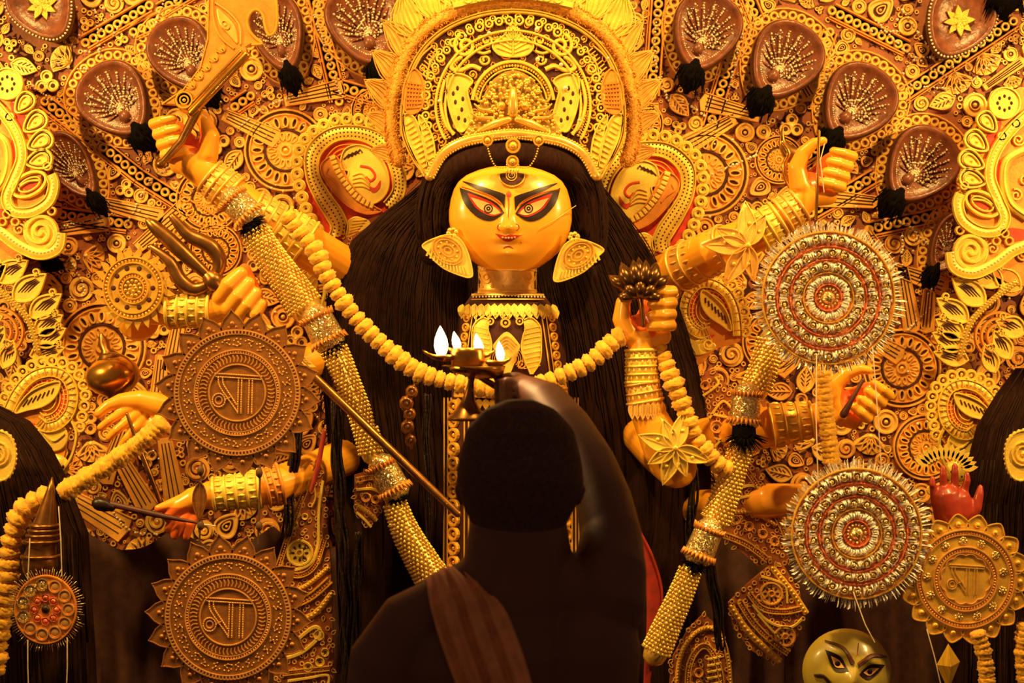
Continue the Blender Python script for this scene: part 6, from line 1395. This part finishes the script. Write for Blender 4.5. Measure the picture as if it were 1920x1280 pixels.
costume('slanted lattice sash behind the bead tassel right of the garland', [(1392, 860), (1420, 880), (1448, 930), (1476, 1010), (1480, 1060), (1420, 1060), (1350, 1000), (1330, 960)],
        [([(1396, 876), (1420, 910), (1452, 960), (1476, 1010)], 9, 'd'), ([(1372, 920), (1410, 910), (1436, 930)], 6, 's'), ([(1366, 940), (1410, 930), (1444, 952)], 6, 's'), ([(1360, 962), (1410, 960), (1456, 984)], 9, 'b'), ([(1350, 1000), (1400, 1020), (1440, 1050)], 10, 'd'), ([(1395, 880), (1378, 910), (1368, 940)], 6, 's')], [(1380, 974, 9), (1404, 986, 9), (1430, 1000, 9), (1452, 1014, 9)], .04)
costume('curved patterned costume panel below the lower tinsel disc', [(1366, 1130), (1400, 1096), (1440, 1062), (1470, 1060), (1500, 1110), (1506, 1160), (1490, 1210), (1450, 1244), (1410, 1220), (1376, 1180)],
        [([(1370, 1136), (1400, 1180), (1440, 1220), (1462, 1240)], 14, 'b'), ([(1386, 1126), (1412, 1166), (1450, 1204), (1478, 1224)], 10, 'd'), ([(1404, 1112), (1430, 1140), (1470, 1146), (1502, 1140)], 9, 'd'), ([(1410, 1132), (1440, 1164), (1480, 1176), (1504, 1160)], 6, 's'), ([(1448, 1064), (1470, 1090), (1490, 1116), (1512, 1150)], 12, 'b'), ([(1426, 1080), (1470, 1096), (1476, 1130)], 5, 's'), ([(1420, 1150), (1446, 1180), (1460, 1194)], 5, 's')], [(1446, 1112, 22), (1472, 1192, 20), (1444, 1196, 6), (1424, 1120, 7)], -.02)
costume('gold striped arch panel at the bottom right of the worshipper', [(1290, 1180), (1320, 1150), (1352, 1180), (1370, 1240), (1374, 1400), (1240, 1400), (1262, 1230)],
        [([(1296, 1400), (1290, 1260), (1320, 1210), (1350, 1260), (1360, 1400)], 9, 'd'), ([(1270, 1400), (1272, 1250), (1300, 1190), (1340, 1180), (1366, 1240), (1372, 1400)], 9, 'b')] + [([(1326, 1236 + i * 12), (1352, 1230 + i * 12)], 5, 's') for i in range(10)], [(1310, 1260, 9), (1312, 1284, 8)], -.02)
costume('dim patterned sash at the upper left of the low bead tassel', [(664, 890), (700, 880), (720, 900), (716, 960), (690, 990), (664, 960)],
        [([(668, 900), (700, 894), (716, 900)], 8, 'd'), ([(668, 918), (696, 916), (714, 924)], 6, 's'), ([(668, 946), (690, 960), (706, 976)], 9, 'b'), ([(668, 960), (684, 974), (696, 988)], 5, 's')], [(686, 932, 9), (704, 936, 8), (676, 900, 6)], .03)
costume('small triangle trellis between the garland and the glittering right cuff', [(1316, 700), (1340, 690), (1372, 740), (1384, 800), (1376, 860), (1350, 850), (1326, 770)],
        [([(1318, 742), (1346, 720), (1340, 706)], 5, 's'), ([(1330, 784), (1356, 752), (1378, 782), (1332, 776)], 5, 's'), ([(1338, 820), (1372, 834)], 5, 's'), ([(1340, 838), (1358, 816)], 5, 's')], [(1343, 800, 12), (1322, 722, 9)], .06)
# long curled locks and shiny strands
def lock(pts, r, label, Y):
    rt = empty('hair_lock', pts[0][0], pts[0][1], Y, label, 'hair', 'long dark curled locks'); pa = resample(cat([p + (0,) for p in pts], 8), 9); rw = random.Random(int(pts[0][0] + pts[0][1]))
    for s_ in range(9):
        a = s_ * 2.4; ro = r * math.sqrt(s_ / 9); ph = rw.uniform(0, 6); q = B(pts[0][0], pts[0][1], Y); n = len(pa)
        q.tube([(p[0] + ro * math.cos(a) + r * .22 * math.sin(ph + i * .5), p[1] + rw.uniform(-2, 2), ro * math.sin(a) + r * .2 * math.cos(ph + i * .45)) for i, p in enumerate(pa)], [r * .3 * (.5 + .5 * math.sin(PI * min(1, .15 + i / n))) for i in range(n)], 6); q.obj('strand', 'hair_gloss2', rt)
lock([(636, 700), (630, 800), (634, 900), (640, 1000), (646, 1100), (648, 1220), (646, 1340)], 11, 'thick dark lock left of the bead tassels', .0)
lock([(560, 800), (546, 880), (540, 950), (536, 1010)], 11, 'short dark lock right of the low left forearm', .0)
lock([(672, 1000), (668, 1100), (664, 1200), (660, 1300)], 9, 'ringed dark lock next to the worshipper shoulder', .0)
lock([(1300, 880), (1296, 960), (1290, 1030)], 9, 'dark lock below the idol right elbow', .04)
lock([(1330, 1040), (1336, 1100), (1346, 1160), (1352, 1220)], 10, 'dark lock hanging right of the low bead tassel', -.06)
lock([(800, 740), (798, 840), (802, 940), (800, 1040)], 7, 'thin dark lock beside the ringed skirt border', .0)
# hanging gilt flower string and red ribbons
q = B(770, 780, -.02)
for i, (x, y, r) in enumerate(((780, 716, 6), (772, 734, 12), (762, 756, 14), (768, 776, 12), (764, 800, 13), (770, 826, 11))): q.dome(x, y, r, r * .7, 0, 9, 2, r * 1.1); q.ring(x, y, r * .6, 3, 3, r * .5, 10)
q.tube([(784, 704, 0), (772, 740, 0), (766, 800, 0), (772, 840, 0)], 3, 6); q.obj('flower_string', 'old_brass', None, label='short string of dull gilt flowers hanging from the chest garland', cat='ornament')
q = B(596, 860, -.02); q.band(cat([(606, 800), (598, 840), (590, 880), (580, 920)], 6), cat([(612, 812), (606, 846), (598, 886), (586, 924)], 6), -3, 3); q.obj('red_ribbon', 'red_cloth', None, label='narrow red ribbon under the left bronze medallion edge', cat='ribbon')
q = B(1225, 1080, -.08); q.band(cat([(1196, 990), (1222, 1040), (1240, 1100), (1240, 1160), (1224, 1240), (1215, 1320)], 6), cat([(1190, 1000), (1206, 1060), (1212, 1120), (1212, 1180), (1208, 1240), (1206, 1320)], 6), -3, 3, rows=3); q.stroke(cat([(1196, 990), (1222, 1040), (1240, 1100), (1240, 1160)], 6), 5, 4, 2); q.obj('red_ribbon', 'red_cloth', None, label='red ribbon with gold edge beside the worshipper raised arm', cat='ribbon')
# ------------------------------------------------------------------ worshipper with the lamp, seen from behind
PY = -.98
bm = B(960, 1000, PY)
def mp(px, py, Y, r): x, y, d = bm.at(px, py, Y); return (x, y, d, r * kk(Y) / kk(PY))
man = empty('person', 960, 3162, PY, 'person seen from behind in silhouette raising a lamp, brown shawl over left shoulder', 'person')
LY = -.6
arm_ch = [[mp(1130, 1120, PY, 84), mp(1143, 1064, -.97, 70), mp(1146, 1004, -.93, 58), mp(1132, 940, -.88, 54), mp(1106, 872, -.82, 50), mp(1064, 806, -.75, 48), mp(1026, 754, -.68, 40), mp(1000, 738, -.64, 32)],
          [mp(1000, 736, -.64, 30), mp(980, 732, -.62, 29), mp(962, 730, LY, 22)]]
for i in range(4): arm_ch.append([mp(972, 716 + i * 13, -.63, 9), mp(950, 714 + i * 12.5, -.645, 9), mp(934, 718 + i * 12, -.62, 8.6), mp(936, 722 + i * 11, -.59, 8), mp(950, 726 + i * 10, -.575, 7)])
arm_ch.append([mp(988, 716, -.62, 13), mp(968, 706, -.60, 10), mp(946, 706, -.59, 8.5), mp(930, 710, -.585, 7)])
body_ch = [[(974, 858, -20, 104), (974, 900, -22, 106), (972, 950, -20, 92), (972, 980, -34, 70)], [(974, 868, -70, 96), (972, 930, -84, 78), (970, 968, -92, 52)],   # skull and jaw
           [(972, 960, -14, 88), (972, 1030, -8, 100), (968, 1100, 0, 104), (966, 1170, 0, 110)],                                                        # neck
           [(930, 1092, -4, 70), (854, 1136, 0, 68), (778, 1180, 0, 78), (734, 1244, 0, 82), (720, 1340, 0, 74), (714, 1480, -4, 64), (722, 1620, -10, 54), (760, 1780, -60, 46), (820, 1900, -110, 38), (850, 1960, -120, 34)],  # left arm hanging
           [(1010, 1092, -4, 72), (1070, 1114, 0, 74), (1128, 1136, 0, 80)],
           [(850, 1240, 0, 104), (866, 1420, -4, 104), (880, 1620, -6, 96), (890, 1780, -6, 98), (880, 1900, 0, 104)], [(966, 1210, 4, 122), (966, 1420, 0, 112), (966, 1620, -4, 104), (966, 1820, 0, 106)], [(1094, 1210, 0, 108), (1082, 1420, -4, 104), (1062, 1620, -6, 96), (1048, 1780, -6, 98), (1056, 1900, 0, 104)],
           [(868, 904, -40, 10), (862, 920, -38, 14), (866, 944, -40, 9)], [(1082, 904, -40, 10), (1088, 920, -38, 14), (1084, 944, -40, 9)]]                   # ears
solid(body_ch + arm_ch, 4.5, 'body', 'man_skin', man, 960, 1000, PY, 12, 28)
solid([[(975, 862, -10, 116), (975, 904, -10, 121), (973, 950, -4, 106), (973, 992, 0, 84)], [(975, 866, -70, 108), (975, 890, -60, 114)], [(1060, 930, -24, 26), (1066, 900, -30, 26)], [(888, 930, -24, 26), (882, 900, -30, 26)]], 4, 'hair', 'man_hair', man, 960, 1000, PY, 30, 36)
# waist cloth to the floor
b = B(960, 1000, PY); b.body([(1790, 780, 1156, 130, 130), (1900, 760, 1176, 140, 150), (2100, 752, 1184, 140, 150), (2400, 760, 1176, 130, 140), (2800, 770, 1166, 125, 130), (3080, 765, 1170, 125, 130)], 40); b.obj('waist_cloth', 'man_cloth', man)
for s_ in (-1, 1): solid([[(966 + s_ * 90, 3120, 60, 34), (966 + s_ * 100, 3128, -40, 36), (966 + s_ * 108, 3138, -130, 26)], [(966 + s_ * 90, 3110, 50, 36), (966 + s_ * 90, 3040, 40, 44)]], 6, 'foot', 'man_skin', man, 960, 1000, PY, 4)
# shawl
b = B(960, 1000, PY); NR, NC = 34, 40
le = cat([(792, 1180, -130), (786, 1130, -96), (792, 1094, -40), (800, 1088, 24), (812, 1128, 84), (834, 1196, 108), (868, 1284, 116), (910, 1390, 118), (960, 1500, 120), (1010, 1620, 112)], 5)
re = cat([(910, 1170, -134), (892, 1110, -108), (880, 1072, -60), (886, 1066, 20), (938, 1108, 96), (976, 1190, 126), (1006, 1284, 132), (1050, 1390, 124), (1100, 1500, 116), (1140, 1620, 104)], 5)
g = []
for i, (l_, r_) in enumerate(zip(le, re)):
    row = []
    for j in range(NC + 1):
        t = j / NC; fold = 8 * math.sin(t * 22 + i * .06 + math.sin(i * .11)) * (.4 + .6 * math.sin(PI * t)) + 5 * math.sin(t * 41 + 1 - i * .03); bow = 12 * math.sin(PI * t)
        row.append(b.v(l_[0] + (r_[0] - l_[0]) * t, l_[1] + (r_[1] - l_[1]) * t - (bow if 10 < i < 22 else 0), l_[2] + (r_[2] - l_[2]) * t + fold + bow))
    g.append(row)
for i in range(len(g) - 1):
    for j in range(NC): b.f((g[i][j], g[i + 1][j], g[i + 1][j + 1], g[i][j + 1]))
o = b.obj('shawl', 'man_cloth', man); m = o.modifiers.new('t', 'SOLIDIFY'); m.thickness = .006

# ---- brass lamp with burning wicks
lp = empty('oil_lamp', 885, 790, LY, 'brass five wick oil lamp with four burning flames held up by the worshipper', 'lamp')
def lo_(name, mt, fn): q = B(885, 700, LY); fn(q); return q.obj(name, mt, lp)
lo_('bowl', 'brass', lambda q: q.tube([(876, 660, 0), (876, 652, 0), (876, 652, 0), (876, 660, 0), (878, 684, 0), (882, 696, 0)], [1, 26, 30, 31, 32, 20], 24, False))
lo_('tray', 'brass', lambda q: q.tube([(888, 694, 0), (888, 685, 0), (888, 686, 0), (888, 692, 0), (886, 700, 0), (884, 708, 0)], [2, 56, 60, 57, 40, 12], 28, False))
def dish(x, y, rx, tipx, tipy, d):
    def fn(q):
        n = 22; rows = []
        for s_, dy in ((.15, 9), (.6, 8), (.9, 3), (1, -3), (.92, -2), (.5, 4), (.05, 5)):
            row = []
            for j in range(n):
                t = 2 * PI * j / n; ux, uz = math.cos(t), math.sin(t); w_ = max(0, ux * math.copysign(1, tipx)) ** 6; row.append(q.v(x + rx * s_ * ux + tipx * w_ * s_, y + dy + tipy * w_ * s_, d + rx * .62 * s_ * uz))
            rows.append(row)
        for a_, c_ in zip(rows, rows[1:]):
            for j in range(n): q.f((a_[j], a_[(j + 1) % n], c_[(j + 1) % n], c_[j]))
    return fn
for x, y, rx, tx, ty_, d in ((830, 668, 24, -14, -10, 10), (858, 656, 20, -8, -6, -26), (900, 664, 22, 8, -6, -24), (930, 678, 22, 8, -6, 12), (868, 690, 22, -2, 0, 40)): lo_('wick_dish', 'brass', dish(x, y, rx, tx, ty_, d))
lo_('stem', 'old_brass', lambda q: q.tube([(884, 704, 0), (883, 716, 0), (881, 732, 0), (879, 750, 0), (878, 768, 0), (878, 782, 0), (878, 788, 0)], [8, 6, 8, 13, 24, 38, 40], 20, False))
lo_('handle', 'old_brass', lambda q: q.tube([(892, 702, 0), (912, 714, 0), (940, 730, -4), (966, 740, -10)], [5, 6, 7, 8], 12))
for x, y, h, w_, ln, d in ((828, 666, 54, 13, -2, 10), (857, 656, 34, 8, -6, -26), (899, 664, 38, 9, -6, -24), (939, 676, 36, 8, -3, 12)):
    lo_('flame', 'flame', lambda q: q.tube([(x, y, d), (x + ln * .1, y - h * .16, d), (x + ln * .3, y - h * .36, d), (x + ln * .7, y - h * .62, d), (x + ln * 1.0, y - h * .85, d), (x + ln * 1.1, y - h, d)], [w_ * .55, w_ * .85, w_ * 1.0, w_ * .8, w_ * .4, w_ * .08], 12))
    lo_('wick', 'ink_black', lambda q: q.tube([(x, y + 4, d), (x, y - 2, d)], [2, 1.4], 6))
l = bpy.data.lights.new('lamp_glow', 'POINT'); l.energy = 3.6; l.color = (1, .55, .2); l.shadow_soft_size = .03; o = bpy.data.objects.new('lamp_glow', l); C.objects.link(o); o.location = P(880, 625, LY)
